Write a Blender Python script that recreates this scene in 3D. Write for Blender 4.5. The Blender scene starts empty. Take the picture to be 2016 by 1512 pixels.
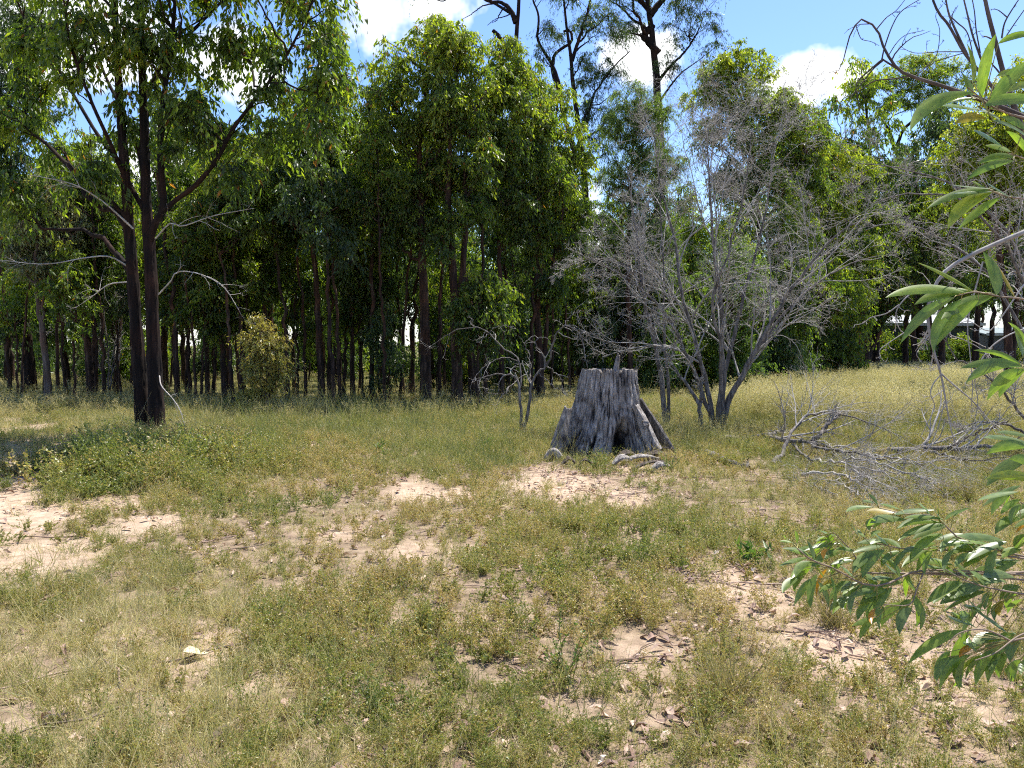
import bpy, math
import numpy as np
from mathutils import Vector, Matrix

# ---------------------------------------------------------------- camera, sky, sun, exposure
SC = bpy.context.scene
COL = SC.collection
F_PX, HORIZON, CAM_H = 1629.0, 678.0, 1.6
PITCH = math.atan((756.0 - HORIZON) / F_PX)
cam_data = bpy.data.cameras.new('camera')
cam_data.sensor_width = 36.0
cam_data.lens = F_PX / 2016.0 * 36.0
cam_data.clip_start = 0.05
cam_data.clip_end = 3000.0
cam = bpy.data.objects.new('camera', cam_data)
COL.objects.link(cam)
cam.location = (0, 0, CAM_H)
cam.rotation_euler = (math.pi / 2 - PITCH, 0, 0)
SC.camera = cam

SUN_DIR = Vector((0.27, 0.33, 1.0)).normalized()      # towards the sun
SUN_EL = math.asin(SUN_DIR.z)
SUN_AZ = math.atan2(SUN_DIR.x, SUN_DIR.y)
SKY_STRENGTH, SUN_STRENGTH, EXPOSURE = 0.124, 5.0, 1.10

SC.view_settings.view_transform = 'Standard'
SC.view_settings.look = 'None'
SC.view_settings.exposure = EXPOSURE
SC.view_settings.gamma = 1.0
SC.view_settings.use_curve_mapping = False
SC.render.engine = 'CYCLES'
SC.cycles.max_bounces = 6
SC.cycles.diffuse_bounces = 3
SC.cycles.glossy_bounces = 2
SC.cycles.transmission_bounces = 5
SC.cycles.transparent_max_bounces = 4
SC.cycles.use_denoising = False
SC.cycles.filter_width = 1.15
SC.cycles.use_adaptive_sampling = True
SC.cycles.adaptive_threshold = 0.04

sun_data = bpy.data.lights.new('sun', 'SUN')
sun_data.energy = SUN_STRENGTH
sun_data.angle = math.radians(0.53)
sun_data.color = (1.0, 0.955, 0.88)
sun = bpy.data.objects.new('sun', sun_data)
COL.objects.link(sun)
sun.rotation_euler = (-SUN_DIR).to_track_quat('-Z', 'Y').to_euler()
sun.location = SUN_DIR * 60


def ray(px, py):
    """Direction through a photo pixel, with unit forward (Y) component."""
    x = (px - 1008.0) / F_PX
    u = (756.0 - py) / F_PX
    c, s = math.cos(PITCH), math.sin(PITCH)
    v = np.array([x, c + s * u, -s + c * u])
    return v / v[1]


def at(px, py, depth):
    return np.array([0, 0, CAM_H]) + ray(px, py) * depth


def ground_at(px, py):
    r = ray(px, py)
    return np.array([0, 0, CAM_H]) + r * (CAM_H / max(1e-4, -r[2]))


def nd(tree, typ, loc=(0, 0), **kw):
    n = tree.nodes.new(typ)
    n.location = loc
    for k, v in kw.items():
        setattr(n, k, v)
    return n


def math_node(t, op, a, b=None, c=None, clamp=False):
    n = nd(t, 'ShaderNodeMath', operation=op, use_clamp=clamp)
    for i, v in enumerate((a, b, c)):
        if v is None:
            continue
        if isinstance(v, (int, float)):
            n.inputs[i].default_value = v
        else:
            t.links.new(v, n.inputs[i])
    return n.outputs[0]


def build_world():
    w = bpy.data.worlds.new('World')
    SC.world = w
    w.use_nodes = True
    t = w.node_tree
    t.nodes.clear()
    out = nd(t, 'ShaderNodeOutputWorld')
    sky = nd(t, 'ShaderNodeTexSky', sky_type='NISHITA', sun_disc=False)
    sky.sun_elevation = SUN_EL
    sky.sun_rotation = SUN_AZ
    sky.air_density = 1.0
    sky.dust_density = 0.6
    sky.ozone_density = 3.0
    tc = nd(t, 'ShaderNodeTexCoord')
    nv = nd(t, 'ShaderNodeVectorMath', operation='NORMALIZE')
    t.links.new(tc.outputs['Generated'], nv.inputs[0])
    d = nv.outputs[0]
    # fair-weather cumulus: ragged puffs spread round the whole sky, with a pale bank low down
    n1 = nd(t, 'ShaderNodeTexNoise', noise_dimensions='3D')
    n1.inputs['Scale'].default_value = 7.0
    n1.inputs['Detail'].default_value = 5.0
    n1.inputs['Roughness'].default_value = 0.62
    t.links.new(d, n1.inputs['Vector'])
    n2 = nd(t, 'ShaderNodeTexNoise', noise_dimensions='3D')
    n2.inputs['Scale'].default_value = 2.6
    n2.inputs['Detail'].default_value = 1.0
    t.links.new(d, n2.inputs['Vector'])
    sep = nd(t, 'ShaderNodeSeparateXYZ')
    t.links.new(d, sep.inputs[0])
    puffs = []
    seen = [(770, 30, 0.060), (830, 20, 0.04), (1250, 105, 0.042), (1590, 150, 0.045), (1560, 160, 0.035), (1668, 150, 0.022),
            (140, 70, 0.08), (470, 140, 0.055), (650, 300, 0.065), (330, 360, 0.09), (1120, 480, 0.10)]
    for px, py, r in seen:
        v = ray(px, py)
        puffs.append((v / np.linalg.norm(v), r))
    g = np.random.default_rng(5)
    for k in range(8):
        az, el = g.uniform(0.75, 2 * math.pi - 0.75), g.uniform(0.05, 0.75)
        puffs.append((np.array([math.sin(az) * math.cos(el), math.cos(az) * math.cos(el), math.sin(el)]), g.uniform(0.08, 0.17)))
    acc = None
    for c, r in puffs:
        s = nd(t, 'ShaderNodeVectorMath', operation='SUBTRACT')
        t.links.new(d, s.inputs[0])
        s.inputs[1].default_value = tuple(c)
        m = nd(t, 'ShaderNodeVectorMath', operation='MULTIPLY')
        t.links.new(s.outputs[0], m.inputs[0])
        m.inputs[1].default_value = (1 / r, 1 / r, 1.5 / r)
        ln = nd(t, 'ShaderNodeVectorMath', operation='LENGTH')
        t.links.new(m.outputs[0], ln.inputs[0])
        val = math_node(t, 'SUBTRACT', 1.0, ln.outputs['Value'])
        acc = val if acc is None else math_node(t, 'MAXIMUM', acc, val)
    acc = math_node(t, 'MAXIMUM', acc, -1.2)
    rag = math_node(t, 'MULTIPLY_ADD', n1.outputs['Fac'], 4.2, -2.1)
    dens = math_node(t, 'ADD', acc, rag)
    dens = math_node(t, 'MULTIPLY_ADD', dens, 2.0, 0.25, clamp=True)
    # thin milky veil that thickens towards the horizon
    low = math_node(t, 'MULTIPLY_ADD', sep.outputs['Z'], -3.6, 0.42)
    veil = math_node(t, 'MULTIPLY_ADD', n2.outputs['Fac'], 0.9, low)
    veil = math_node(t, 'MULTIPLY_ADD', veil, 1.2, -0.55, clamp=True)
    cover = math_node(t, 'MAXIMUM', dens, veil)
    bg1 = nd(t, 'ShaderNodeBackground')
    hs = nd(t, 'ShaderNodeHueSaturation')
    hs.inputs['Saturation'].default_value = 1.2
    hs.inputs['Hue'].default_value = 0.512
    t.links.new(sky.outputs[0], hs.inputs['Color'])
    t.links.new(hs.outputs[0], bg1.inputs['Color'])
    bg1.inputs['Strength'].default_value = SKY_STRENGTH
    bg2 = nd(t, 'ShaderNodeBackground')
    bg2.inputs['Color'].default_value = (0.97, 0.985, 1.0, 1)
    bg2.inputs['Strength'].default_value = 0.72
    mix = nd(t, 'ShaderNodeMixShader')
    t.links.new(cover, mix.inputs[0])
    t.links.new(bg1.outputs[0], mix.inputs[1])
    t.links.new(bg2.outputs[0], mix.inputs[2])
    t.links.new(mix.outputs[0], out.inputs[0])


build_world()

# ---------------------------------------------------------------- noise and mesh helpers
def _hash(ix, iy, iz):
    h = (ix * 374761393 + iy * 668265263 + iz * 2147483647 + 1274126177) & 0xFFFFFFFF
    h = ((h ^ (h >> 13)) * 1274126177) & 0xFFFFFFFF
    h = ((h ^ (h >> 16)) * 2246822519) & 0xFFFFFFFF
    return ((h ^ (h >> 15)) & 0xFFFFFF) / float(0xFFFFFF)


def vnoise(p):
    p = np.asarray(p, dtype=np.float64)
    i = np.floor(p).astype(np.int64)
    f = p - i
    f = f * f * (3 - 2 * f)
    x, y, z = i[..., 0], i[..., 1], i[..., 2]
    fx, fy, fz = f[..., 0], f[..., 1], f[..., 2]
    r = 0
    for dx in (0, 1):
        wx = fx if dx else 1 - fx
        for dy in (0, 1):
            wy = fy if dy else 1 - fy
            for dz in (0, 1):
                wz = fz if dz else 1 - fz
                r = r + wx * wy * wz * _hash(x + dx, y + dy, z + dz)
    return r


def fbm(p, octaves=4, gain=0.5):
    p = np.asarray(p, dtype=np.float64)
    a, s, tot = 1.0, 0.0, 0.0
    for o in range(octaves):
        s = s + a * vnoise(p * (2 ** o) + 17.3 * o)
        tot += a
        a *= gain
    return s / tot


def fbm2(x, y, sc, octaves=3, seed=0.0):
    return fbm(np.stack([x * sc, y * sc, np.full_like(np.asarray(x, float), seed + 0.5)], -1), octaves)


def unit(v):
    return v / np.maximum(1e-9, np.linalg.norm(v, axis=-1, keepdims=True))


class Buf:
    """Collects quads; build() links them as one mesh object."""
    def __init__(self):
        self.V, self.F, self.T, self.n = [], [], [], 0

    def add(self, v, f, tint=0.5):
        v = np.asarray(v, float).reshape(-1, 3)
        f = np.asarray(f, np.int64).reshape(-1, 4)
        self.V.append(v)
        self.F.append(f + self.n)
        self.T.append(np.broadcast_to(np.asarray(tint, float), (len(v),)))
        self.n += len(v)

    def mesh(self, name, mat, smooth=True):
        V = np.concatenate(self.V).astype(np.float32)
        Fq = np.concatenate(self.F).astype(np.int32)
        T = np.concatenate(self.T).astype(np.float32)
        me = bpy.data.meshes.new(name)
        me.vertices.add(len(V))
        me.vertices.foreach_set('co', V.ravel())
        me.loops.add(len(Fq) * 4)
        me.loops.foreach_set('vertex_index', Fq.ravel())
        me.polygons.add(len(Fq))
        me.polygons.foreach_set('loop_start', np.arange(0, len(Fq) * 4, 4, dtype=np.int32))
        try:
            me.polygons.foreach_set('loop_total', np.full(len(Fq), 4, dtype=np.int32))
        except Exception:
            pass
        me.update(calc_edges=True)
        a = me.attributes.new('tint', 'FLOAT', 'POINT')
        a.data.foreach_set('value', T)
        me.polygons.foreach_set('use_smooth', np.full(len(Fq), bool(smooth)))
        if mat is not None:
            me.materials.append(mat)
        return me

    def build(self, name, mat, parent=None, smooth=True, link=True):
        o = bpy.data.objects.new(name, self.mesh(name, mat, smooth))
        if link:
            COL.objects.link(o)
        if parent is not None:
            o.parent = parent
        return o


def thing(name, label, cat, loc=(0, 0, 0), group=None):
    o = bpy.data.objects.new(name, None)
    COL.objects.link(o)
    o.empty_display_size = 0.2
    o.location = tuple(float(v) for v in loc)
    return tag(o, label, cat, group)


def tag(o, label, cat=None, group=None, kind=None):
    o['label'] = label
    if cat:
        o['category'] = cat
    if group:
        o['group'] = group
    if kind:
        o['kind'] = kind
    return o


def dup(root, loc, rotz=0.0, scale=(1, 1, 1), label=None, group=None):
    r = root.copy()
    COL.objects.link(r)
    r.location = tuple(float(v) for v in loc)
    r.rotation_euler = (0, 0, rotz)
    r.scale = scale
    if label:
        r['label'] = label
    if group:
        r['group'] = group
    for ch in list(root.children):
        c = ch.copy()
        COL.objects.link(c)
        c.parent = r
        for gch in list(ch.children):
            gc = gch.copy()
            COL.objects.link(gc)
            gc.parent = c
    return r


def tubes(buf, P, R, n=6, tint=0.5, cap=True):
    """P (B,m,3) centre lines, R (B,m) radii -> B tubes of n sides."""
    P = np.asarray(P, float)
    R = np.asarray(R, float)
    if P.ndim == 2:
        P, R = P[None], R[None]
    B, m, _ = P.shape
    T = np.empty_like(P)
    T[:, 1:-1] = P[:, 2:] - P[:, :-2]
    T[:, 0] = P[:, 1] - P[:, 0]
    T[:, -1] = P[:, -1] - P[:, -2]
    T = unit(T)
    mean = unit(P[:, -1] - P[:, 0] + 1e-6)
    ax = np.argmin(np.abs(mean), axis=1)
    ref = np.zeros((B, 3))
    ref[np.arange(B), ax] = 1.0
    U = unit(np.cross(T, ref[:, None, :]))
    W = np.cross(T, U)
    ang = np.arange(n) * 2 * math.pi / n
    ca, sa = np.cos(ang), np.sin(ang)
    V = P[:, :, None, :] + R[:, :, None, None] * (U[:, :, None, :] * ca[None, None, :, None] + W[:, :, None, :] * sa[None, None, :, None])
    V = V.reshape(B, m * n, 3)
    j = np.arange(m - 1)[:, None] * n
    k = np.arange(n)[None, :]
    k2 = (k + 1) % n
    f = np.stack([j + k, j + k2, j + n + k2, j + n + k], -1).reshape(-1, 4)
    Fq = f[None] + (np.arange(B) * m * n)[:, None, None]
    t = np.asarray(tint, float)
    if t.ndim == 1 and len(t) == B:
        t = np.repeat(t, m * n)
    buf.add(V.reshape(-1, 3), Fq.reshape(-1, 4), t)
    return V.reshape(B, m, n, 3)


def smooth_path(pts, m):
    """Catmull-Rom resampling of a hand-laid polyline to m points."""
    pts = np.asarray(pts, float)
    if len(pts) == 2:
        return pts[0] + (pts[1] - pts[0]) * np.linspace(0, 1, m)[:, None]
    seg = np.linalg.norm(np.diff(pts, axis=0), axis=1)
    s = np.concatenate([[0], np.cumsum(seg)])
    q = np.linspace(0, s[-1], m)
    ext = np.vstack([2 * pts[0] - pts[1], pts, 2 * pts[-1] - pts[-2]])
    idx = np.clip(np.searchsorted(s, q, side='right') - 1, 0, len(pts) - 2)
    u = ((q - s[idx]) / np.maximum(1e-9, seg[idx]))[:, None]
    p0, p1, p2, p3 = ext[idx], ext[idx + 1], ext[idx + 2], ext[idx + 3]
    return 0.5 * (2 * p1 + (p2 - p0) * u + (2 * p0 - 5 * p1 + 4 * p2 - p3) * u ** 2 + (3 * p1 - p0 - 3 * p2 + p3) * u ** 3)


def leaves(buf, P, D, L, W, tint, g, fold=0.18, widest=0.42):
    """Kite-shaped folded leaves: base P, pointing along D."""
    n = len(P)
    D = unit(D)
    S = unit(np.cross(D, g.normal(size=(n, 3))))
    N = np.cross(S, D)
    L = np.broadcast_to(L, (n,))[:, None]
    W = np.broadcast_to(W, (n,))[:, None]
    bend = g.uniform(-0.12, 0.12, (n, 1))
    mid = P + D * L * widest
    a = mid + S * W * 0.5 + N * W * fold
    b = mid - S * W * 0.5 + N * W * fold
    tip = P + D * L + N * L * bend
    V = np.stack([P, a, tip, b], 1).reshape(-1, 3)
    f = np.arange(n * 4).reshape(-1, 4)
    buf.add(V, f, np.repeat(np.broadcast_to(tint, (n,)), 4))


# ---------------------------------------------------------------- materials
def new_mat(name):
    m = bpy.data.materials.new(name)
    m.use_nodes = True
    t = m.node_tree
    t.nodes.clear()
    return m, t, nd(t, 'ShaderNodeOutputMaterial', (600, 0))


def ramp(t, fac, stops):
    r = nd(t, 'ShaderNodeValToRGB')
    e = r.color_ramp.elements
    while len(e) < len(stops):
        e.new(0.5)
    for el, (p, c) in zip(e, stops):
        el.position = p
        el.color = (*c, 1)
    t.links.new(fac, r.inputs[0])
    return r.outputs[0]


def leaf_mat(name, stops, trans=0.42, gloss=0.42, inst=False, boost=(1.5, 1.6, 0.9), rough=None, veins=False):
    """Thin leaf: colour by the leaf's own tint, light passing through, waxy sheen."""
    m, t, out = new_mat(name)
    a = nd(t, 'ShaderNodeAttribute', attribute_name='tint')
    fac = a.outputs['Fac']
    if inst:
        b = nd(t, 'ShaderNodeAttribute', attribute_name='itint', attribute_type='INSTANCER')
        fac = math_node(t, 'ADD', math_node(t, 'MULTIPLY', fac, 0.5), math_node(t, 'MULTIPLY', b.outputs['Fac'], 0.5), clamp=True)
    c = ramp(t, fac, stops)
    if veins:      # parallel veins, faint blotches and brown specks of a leaf seen close
        tc = nd(t, 'ShaderNodeTexCoord')
        oi = nd(t, 'ShaderNodeObjectInfo')
        va = nd(t, 'ShaderNodeVectorMath', operation='ADD')
        t.links.new(tc.outputs['Object'], va.inputs[0])
        t.links.new(oi.outputs['Random'], va.inputs[1])

        def ns(scale, detail):
            mp = nd(t, 'ShaderNodeMapping')
            mp.inputs['Scale'].default_value = scale
            t.links.new(va.outputs[0], mp.inputs[0])
            n = nd(t, 'ShaderNodeTexNoise')
            n.inputs['Scale'].default_value = 1.0
            n.inputs['Detail'].default_value = detail
            t.links.new(mp.outputs[0], n.inputs['Vector'])
            return n.outputs['Fac']
        for fct, st in ((ns((1.5, 110, 1.5), 2.0), [(0.3, (0.72, 0.75, 0.72)), (0.7, (1.25, 1.2, 1.3))]), (ns((5, 12, 5), 3.0), [(0.32, (0.70, 0.78, 0.75)), (0.68, (1.3, 1.2, 1.15))]), (ns((26, 50, 20), 1.0), [(0.24, (0.55, 0.35, 0.3)), (0.31, (1, 1, 1))])):
            mv = nd(t, 'ShaderNodeMix', data_type='RGBA', blend_type='MULTIPLY')
            mv.inputs[0].default_value = 1.0
            t.links.new(c, mv.inputs[6])
            t.links.new(ramp(t, fct, st), mv.inputs[7])
            c = mv.outputs[2]
    p = nd(t, 'ShaderNodeBsdfPrincipled')
    t.links.new(c, p.inputs['Base Color'])
    p.inputs['Roughness'].default_value = rough if rough is not None else gloss
    p.inputs['Specular IOR Level'].default_value = 0.45
    mx = nd(t, 'ShaderNodeMix', data_type='RGBA', blend_type='MULTIPLY')
    mx.inputs[0].default_value = 1.0
    t.links.new(c, mx.inputs[6])
    mx.inputs[7].default_value = (*boost, 1)
    tr = nd(t, 'ShaderNodeBsdfTranslucent')
    t.links.new(mx.outputs[2], tr.inputs['Color'])
    ms = nd(t, 'ShaderNodeMixShader')
    ms.inputs[0].default_value = trans
    t.links.new(p.outputs[0], ms.inputs[1])
    t.links.new(tr.outputs[0], ms.inputs[2])
    t.links.new(ms.outputs[0], out.inputs[0])
    return m


def bark_mat(name, dark, mid, light, stretch=9.0, scale=14.0, bump=0.6, dist=0.02, rough=0.92, red=None):
    m, t, out = new_mat(name)
    tc = nd(t, 'ShaderNodeTexCoord')
    mp = nd(t, 'ShaderNodeMapping')
    mp.inputs['Scale'].default_value = (scale, scale, scale / stretch)
    t.links.new(tc.outputs['Object'], mp.inputs[0])
    n = nd(t, 'ShaderNodeTexNoise')
    n.inputs['Scale'].default_value = 1.0
    n.inputs['Detail'].default_value = 6.0
    n.inputs['Roughness'].default_value = 0.65
    t.links.new(mp.outputs[0], n.inputs['Vector'])
    n2 = nd(t, 'ShaderNodeTexNoise')
    n2.inputs['Scale'].default_value = 1.3
    n2.inputs['Detail'].default_value = 3.0
    t.links.new(tc.outputs['Object'], n2.inputs['Vector'])
    c = ramp(t, n.outputs['Fac'], [(0.30, dark), (0.52, mid), (0.72, light)])
    if red is not None:
        mx = nd(t, 'ShaderNodeMix', data_type='RGBA')
        f = math_node(t, 'MULTIPLY_ADD', n2.outputs['Fac'], 5.0, -2.3, clamp=True)
        t.links.new(math_node(t, 'MULTIPLY', f, 0.8), mx.inputs[0])
        t.links.new(c, mx.inputs[6])
        c2 = ramp(t, n.outputs['Fac'], [(0.30, dark), (0.75, red)])
        t.links.new(c2, mx.inputs[7])
        c = mx.outputs[2]
    p = nd(t, 'ShaderNodeBsdfPrincipled')
    t.links.new(c, p.inputs['Base Color'])
    p.inputs['Roughness'].default_value = rough
    p.inputs['Specular IOR Level'].default_value = 0.2
    b = nd(t, 'ShaderNodeBump')
    b.inputs['Strength'].default_value = bump
    b.inputs['Distance'].default_value = dist
    t.links.new(n.outputs['Fac'], b.inputs['Height'])
    t.links.new(b.outputs[0], p.inputs['Normal'])
    t.links.new(p.outputs[0], out.inputs[0])
    return m


def flat_mat(name, col, rough=0.8, var=0.25, scale=6.0, metallic=0.0):
    m, t, out = new_mat(name)
    tc = nd(t, 'ShaderNodeTexCoord')
    n = nd(t, 'ShaderNodeTexNoise')
    n.inputs['Scale'].default_value = scale
    n.inputs['Detail'].default_value = 5.0
    t.links.new(tc.outputs['Object'], n.inputs['Vector'])
    lo = tuple(v * (1 - var) for v in col)
    hi = tuple(min(1, v * (1 + var)) for v in col)
    c = ramp(t, n.outputs['Fac'], [(0.3, lo), (0.7, hi)])
    p = nd(t, 'ShaderNodeBsdfPrincipled')
    t.links.new(c, p.inputs['Base Color'])
    p.inputs['Roughness'].default_value = rough
    p.inputs['Metallic'].default_value = metallic
    t.links.new(p.outputs[0], out.inputs[0])
    return m


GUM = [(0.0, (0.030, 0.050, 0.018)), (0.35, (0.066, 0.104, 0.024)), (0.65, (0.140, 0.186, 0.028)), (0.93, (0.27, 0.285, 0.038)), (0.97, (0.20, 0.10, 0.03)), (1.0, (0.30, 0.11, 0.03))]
M_GUM = leaf_mat('gum_leaf', GUM, trans=0.56, boost=(1.9, 2.1, 0.6))
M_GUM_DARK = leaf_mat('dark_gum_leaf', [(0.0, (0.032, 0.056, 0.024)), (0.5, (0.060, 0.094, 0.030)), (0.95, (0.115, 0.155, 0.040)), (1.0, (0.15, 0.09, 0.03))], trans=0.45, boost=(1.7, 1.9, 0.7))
M_WATTLE = leaf_mat('wattle_leaf', [(0.0, (0.055, 0.095, 0.028)), (0.5, (0.10, 0.155, 0.036)), (1.0, (0.17, 0.22, 0.05))], trans=0.48, boost=(1.7, 1.9, 0.7))
M_YELLOW = leaf_mat('yellow_green_leaf', [(0.0, (0.10, 0.15, 0.02)), (0.5, (0.21, 0.27, 0.03)), (1.0, (0.34, 0.34, 0.045))], trans=0.52, boost=(1.9, 2.0, 0.7))
M_SAPLING = leaf_mat('pale_sapling_leaf', [(0.0, (0.10, 0.125, 0.05)), (0.5, (0.19, 0.21, 0.075)), (0.9, (0.30, 0.27, 0.06)), (1.0, (0.34, 0.19, 0.05))], trans=0.42)
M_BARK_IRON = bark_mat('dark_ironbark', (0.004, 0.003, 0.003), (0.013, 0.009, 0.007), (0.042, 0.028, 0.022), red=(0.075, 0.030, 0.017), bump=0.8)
M_BARK_GUM = bark_mat('brown_gum_bark', (0.008, 0.006, 0.005), (0.034, 0.022, 0.017), (0.13, 0.088, 0.066), red=(0.19, 0.080, 0.042), bump=1.0, dist=0.03)
M_BARK_PALE = bark_mat('grey_brown_bark', (0.035, 0.028, 0.024), (0.095, 0.075, 0.063), (0.20, 0.165, 0.14), red=(0.22, 0.10, 0.06))
M_BARK_GREY = bark_mat('grey_shrub_bark', (0.04, 0.034, 0.030), (0.13, 0.115, 0.102), (0.30, 0.27, 0.24), scale=22, stretch=5)
M_TWIG_GREY = bark_mat('grey_dead_twig', (0.15, 0.138, 0.122), (0.31, 0.288, 0.258), (0.52, 0.485, 0.44), scale=9, stretch=1.5, bump=0.2)
M_TWIG_PALE = bark_mat('bleached_twig', (0.24, 0.215, 0.19), (0.42, 0.38, 0.33), (0.60, 0.555, 0.50), scale=9, stretch=1.5, bump=0.2)
M_TWIG_DARK = bark_mat('dark_twig', (0.035, 0.027, 0.024), (0.085, 0.066, 0.057), (0.17, 0.14, 0.12), scale=14, stretch=2, bump=0.3)

# ---------------------------------------------------------------- ground
def gz(x, y):
    """Ground height: nearly flat, with soft humps."""
    x = np.asarray(x, float)
    y = np.asarray(y, float)
    r = np.sqrt(x * x + y * y)
    h = (fbm2(x, y, 0.35, 3, 3.0) - 0.5) * 0.16 + (fbm2(x, y, 1.9, 2, 8.0) - 0.5) * 0.05
    return h * np.clip((r - 1.0) / 4.0, 0.0, 1.0)


BARE = [  # pixel ellipses of bare sandy soil: (px, py, half width, half height, strength)
    (20, 1030, 130, 40, 1.0), (30, 1100, 150, 45, 0.9), (200, 1000, 120, 22, 0.8), (290, 1030, 90, 30, 0.8), (20, 950, 130, 20, 0.8), (30, 880, 90, 30, 0.7), (20, 830, 60, 25, 0.7),
    (820, 962, 70, 22, 1.0), (900, 970, 55, 18, 0.75), (740, 905, 110, 18, 0.55), (820, 1085, 70, 35, 0.7), (920, 1075, 60, 26, 0.55),
    (1150, 960, 150, 34, 0.85), (1240, 985, 70, 24, 0.8), (1290, 935, 60, 22, 0.6), (1080, 930, 60, 22, 0.7), (780, 850, 60, 12, 0.5), (960, 850, 70, 16, 0.55),
    (410, 1275, 70, 45, 0.7), (520, 1345, 70, 26, 0.7), (1290, 1290, 90, 60, 0.6), (1470, 1165, 80, 70, 0.75), (1700, 1290, 170, 60, 0.7), (1880, 1200, 120, 50, 0.75),
    (1880, 1400, 170, 60, 0.7), (560, 1160, 70, 24, 0.5), (660, 1050, 90, 30, 0.35), (60, 1380, 80, 40, 0.35), (1330, 1380, 110, 40, 0.5), (1560, 1100, 90, 40, 0.4), (640, 880, 80, 10, 0.5), (470, 1100, 90, 26, 0.4), (5, 985, 110, 30, 1.0), (40, 905, 100, 26, 0.95), (10, 850, 60, 20, 0.9)]


def px_of(x, y, z=0.0):
    """Photo pixel of a world point (used to read the plan of bare patches off the photograph)."""
    c, s = math.cos(PITCH), math.sin(PITCH)
    dz = z - CAM_H
    f = np.maximum(0.1, y * c - dz * s)
    u = y * s + dz * c
    return 1008 + F_PX * x / f, 756 - F_PX * u / f


_bare_world = []
for (bx, by, hw, hh, st) in BARE:
    c0 = ground_at(bx, by)
    e1 = ground_at(bx + hw, by)
    e2 = ground_at(bx, by - hh)
    _bare_world.append((c0[0], c0[1], abs(e1[0] - c0[0]), abs(e2[1] - c0[1]) * 0.9, st))


def bareness(x, y):
    x = np.asarray(x, float)
    y = np.asarray(y, float)
    wob = (fbm2(x, y, 1.4, 3, 21.0) - 0.5) * 1.7
    b = np.zeros_like(x)
    for (cx, cy, rx, ry, st) in _bare_world:
        d = np.sqrt(((x - cx) / rx) ** 2 + ((y - cy) / ry) ** 2)
        b = np.maximum(b, st * np.clip((1.25 - d + wob) * 1.6, 0, 1))
    return b


def build_ground():
    n_x, n_y = 340, 420
    u = np.linspace(-1, 1, n_x)
    xs = np.sinh(u * 4.6) / math.sinh(4.6) * 420
    v = np.linspace(0, 1, n_y)
    ys = -12 + (np.sinh(v * 4.2) / math.sinh(4.2)) * 900
    X, Y = np.meshgrid(xs, ys)
    Z = gz(X, Y)
    V = np.stack([X, Y, Z], -1).reshape(-1, 3)
    j, i = np.meshgrid(np.arange(n_y - 1), np.arange(n_x - 1), indexing='ij')
    a = j * n_x + i
    f = np.stack([a, a + 1, a + n_x + 1, a + n_x], -1).reshape(-1, 4)
    b = Buf()
    b.add(V, f, bareness(V[:, 0], V[:, 1]) - 2.0 * np.clip((V[:, 1] - 21.0) / 8.0, 0, 1))
    m, t, out = new_mat('sandy_soil')
    tc = nd(t, 'ShaderNodeTexCoord')
    at_ = nd(t, 'ShaderNodeAttribute', attribute_name='tint')

    def noise(scale, detail=6.0, rough=0.6):
        n = nd(t, 'ShaderNodeTexNoise')
        n.inputs['Scale'].default_value = scale
        n.inputs['Detail'].default_value = detail
        n.inputs['Roughness'].default_value = rough
        t.links.new(tc.outputs['Object'], n.inputs['Vector'])
        return n.outputs['Fac']
    big, med, fine = noise(0.8, 5), noise(9.0, 6, 0.7), noise(90.0, 4, 0.7)
    sand = ramp(t, med, [(0.28, (0.27, 0.195, 0.135)), (0.5, (0.40, 0.30, 0.215)), (0.72, (0.51, 0.40, 0.30))])
    duff = ramp(t, med, [(0.30, (0.10, 0.075, 0.05)), (0.5, (0.20, 0.15, 0.10)), (0.72, (0.32, 0.25, 0.17))])
    mx = nd(t, 'ShaderNodeMix', data_type='RGBA')
    fac = math_node(t, 'ADD', at_.outputs['Fac'], math_node(t, 'MULTIPLY_ADD', big, 2.0, -0.95), clamp=True)
    t.links.new(fac, mx.inputs[0])
    t.links.new(duff, mx.inputs[6])
    t.links.new(sand, mx.inputs[7])
    # far off the cover of dry grass can no longer be told apart: attribute below zero
    mf = nd(t, 'ShaderNodeMix', data_type='RGBA')
    t.links.new(math_node(t, 'MULTIPLY', at_.outputs['Fac'], -0.5, clamp=True), mf.inputs[0])
    t.links.new(mx.outputs[2], mf.inputs[6])
    t.links.new(ramp(t, med, [(0.3, (0.07, 0.08, 0.03)), (0.5, (0.13, 0.125, 0.045)), (0.7, (0.24, 0.20, 0.085))]), mf.inputs[7])
    mx = mf
    mg = nd(t, 'ShaderNodeMix', data_type='RGBA', blend_type='MULTIPLY')
    mg.inputs[0].default_value = 1.0
    t.links.new(mx.outputs[2], mg.inputs[6])
    t.links.new(ramp(t, fine, [(0.3, (0.72, 0.70, 0.68)), (0.6, (1.05, 1.04, 1.02))]), mg.inputs[7])
    p = nd(t, 'ShaderNodeBsdfPrincipled')
    t.links.new(mg.outputs[2], p.inputs['Base Color'])
    p.inputs['Roughness'].default_value = 0.95
    p.inputs['Specular IOR Level'].default_value = 0.1
    bp = nd(t, 'ShaderNodeBump')
    bp.inputs['Strength'].default_value = 0.7
    bp.inputs['Distance'].default_value = 0.03
    hsum = math_node(t, 'ADD', med, math_node(t, 'MULTIPLY', fine, 0.25))
    t.links.new(hsum, bp.inputs['Height'])
    t.links.new(bp.outputs[0], p.inputs['Normal'])
    t.links.new(p.outputs[0], out.inputs[0])
    o = b.build('ground', m)
    tag(o, 'pinkish sandy ground under the weeds and trees', kind='structure')


build_ground()

# ---------------------------------------------------------------- trees
def bez(p0, p1, p2, m):
    t = np.linspace(0, 1, m)[:, None]
    return (1 - t) ** 2 * p0 + 2 * t * (1 - t) * p1 + t ** 2 * p2


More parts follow.
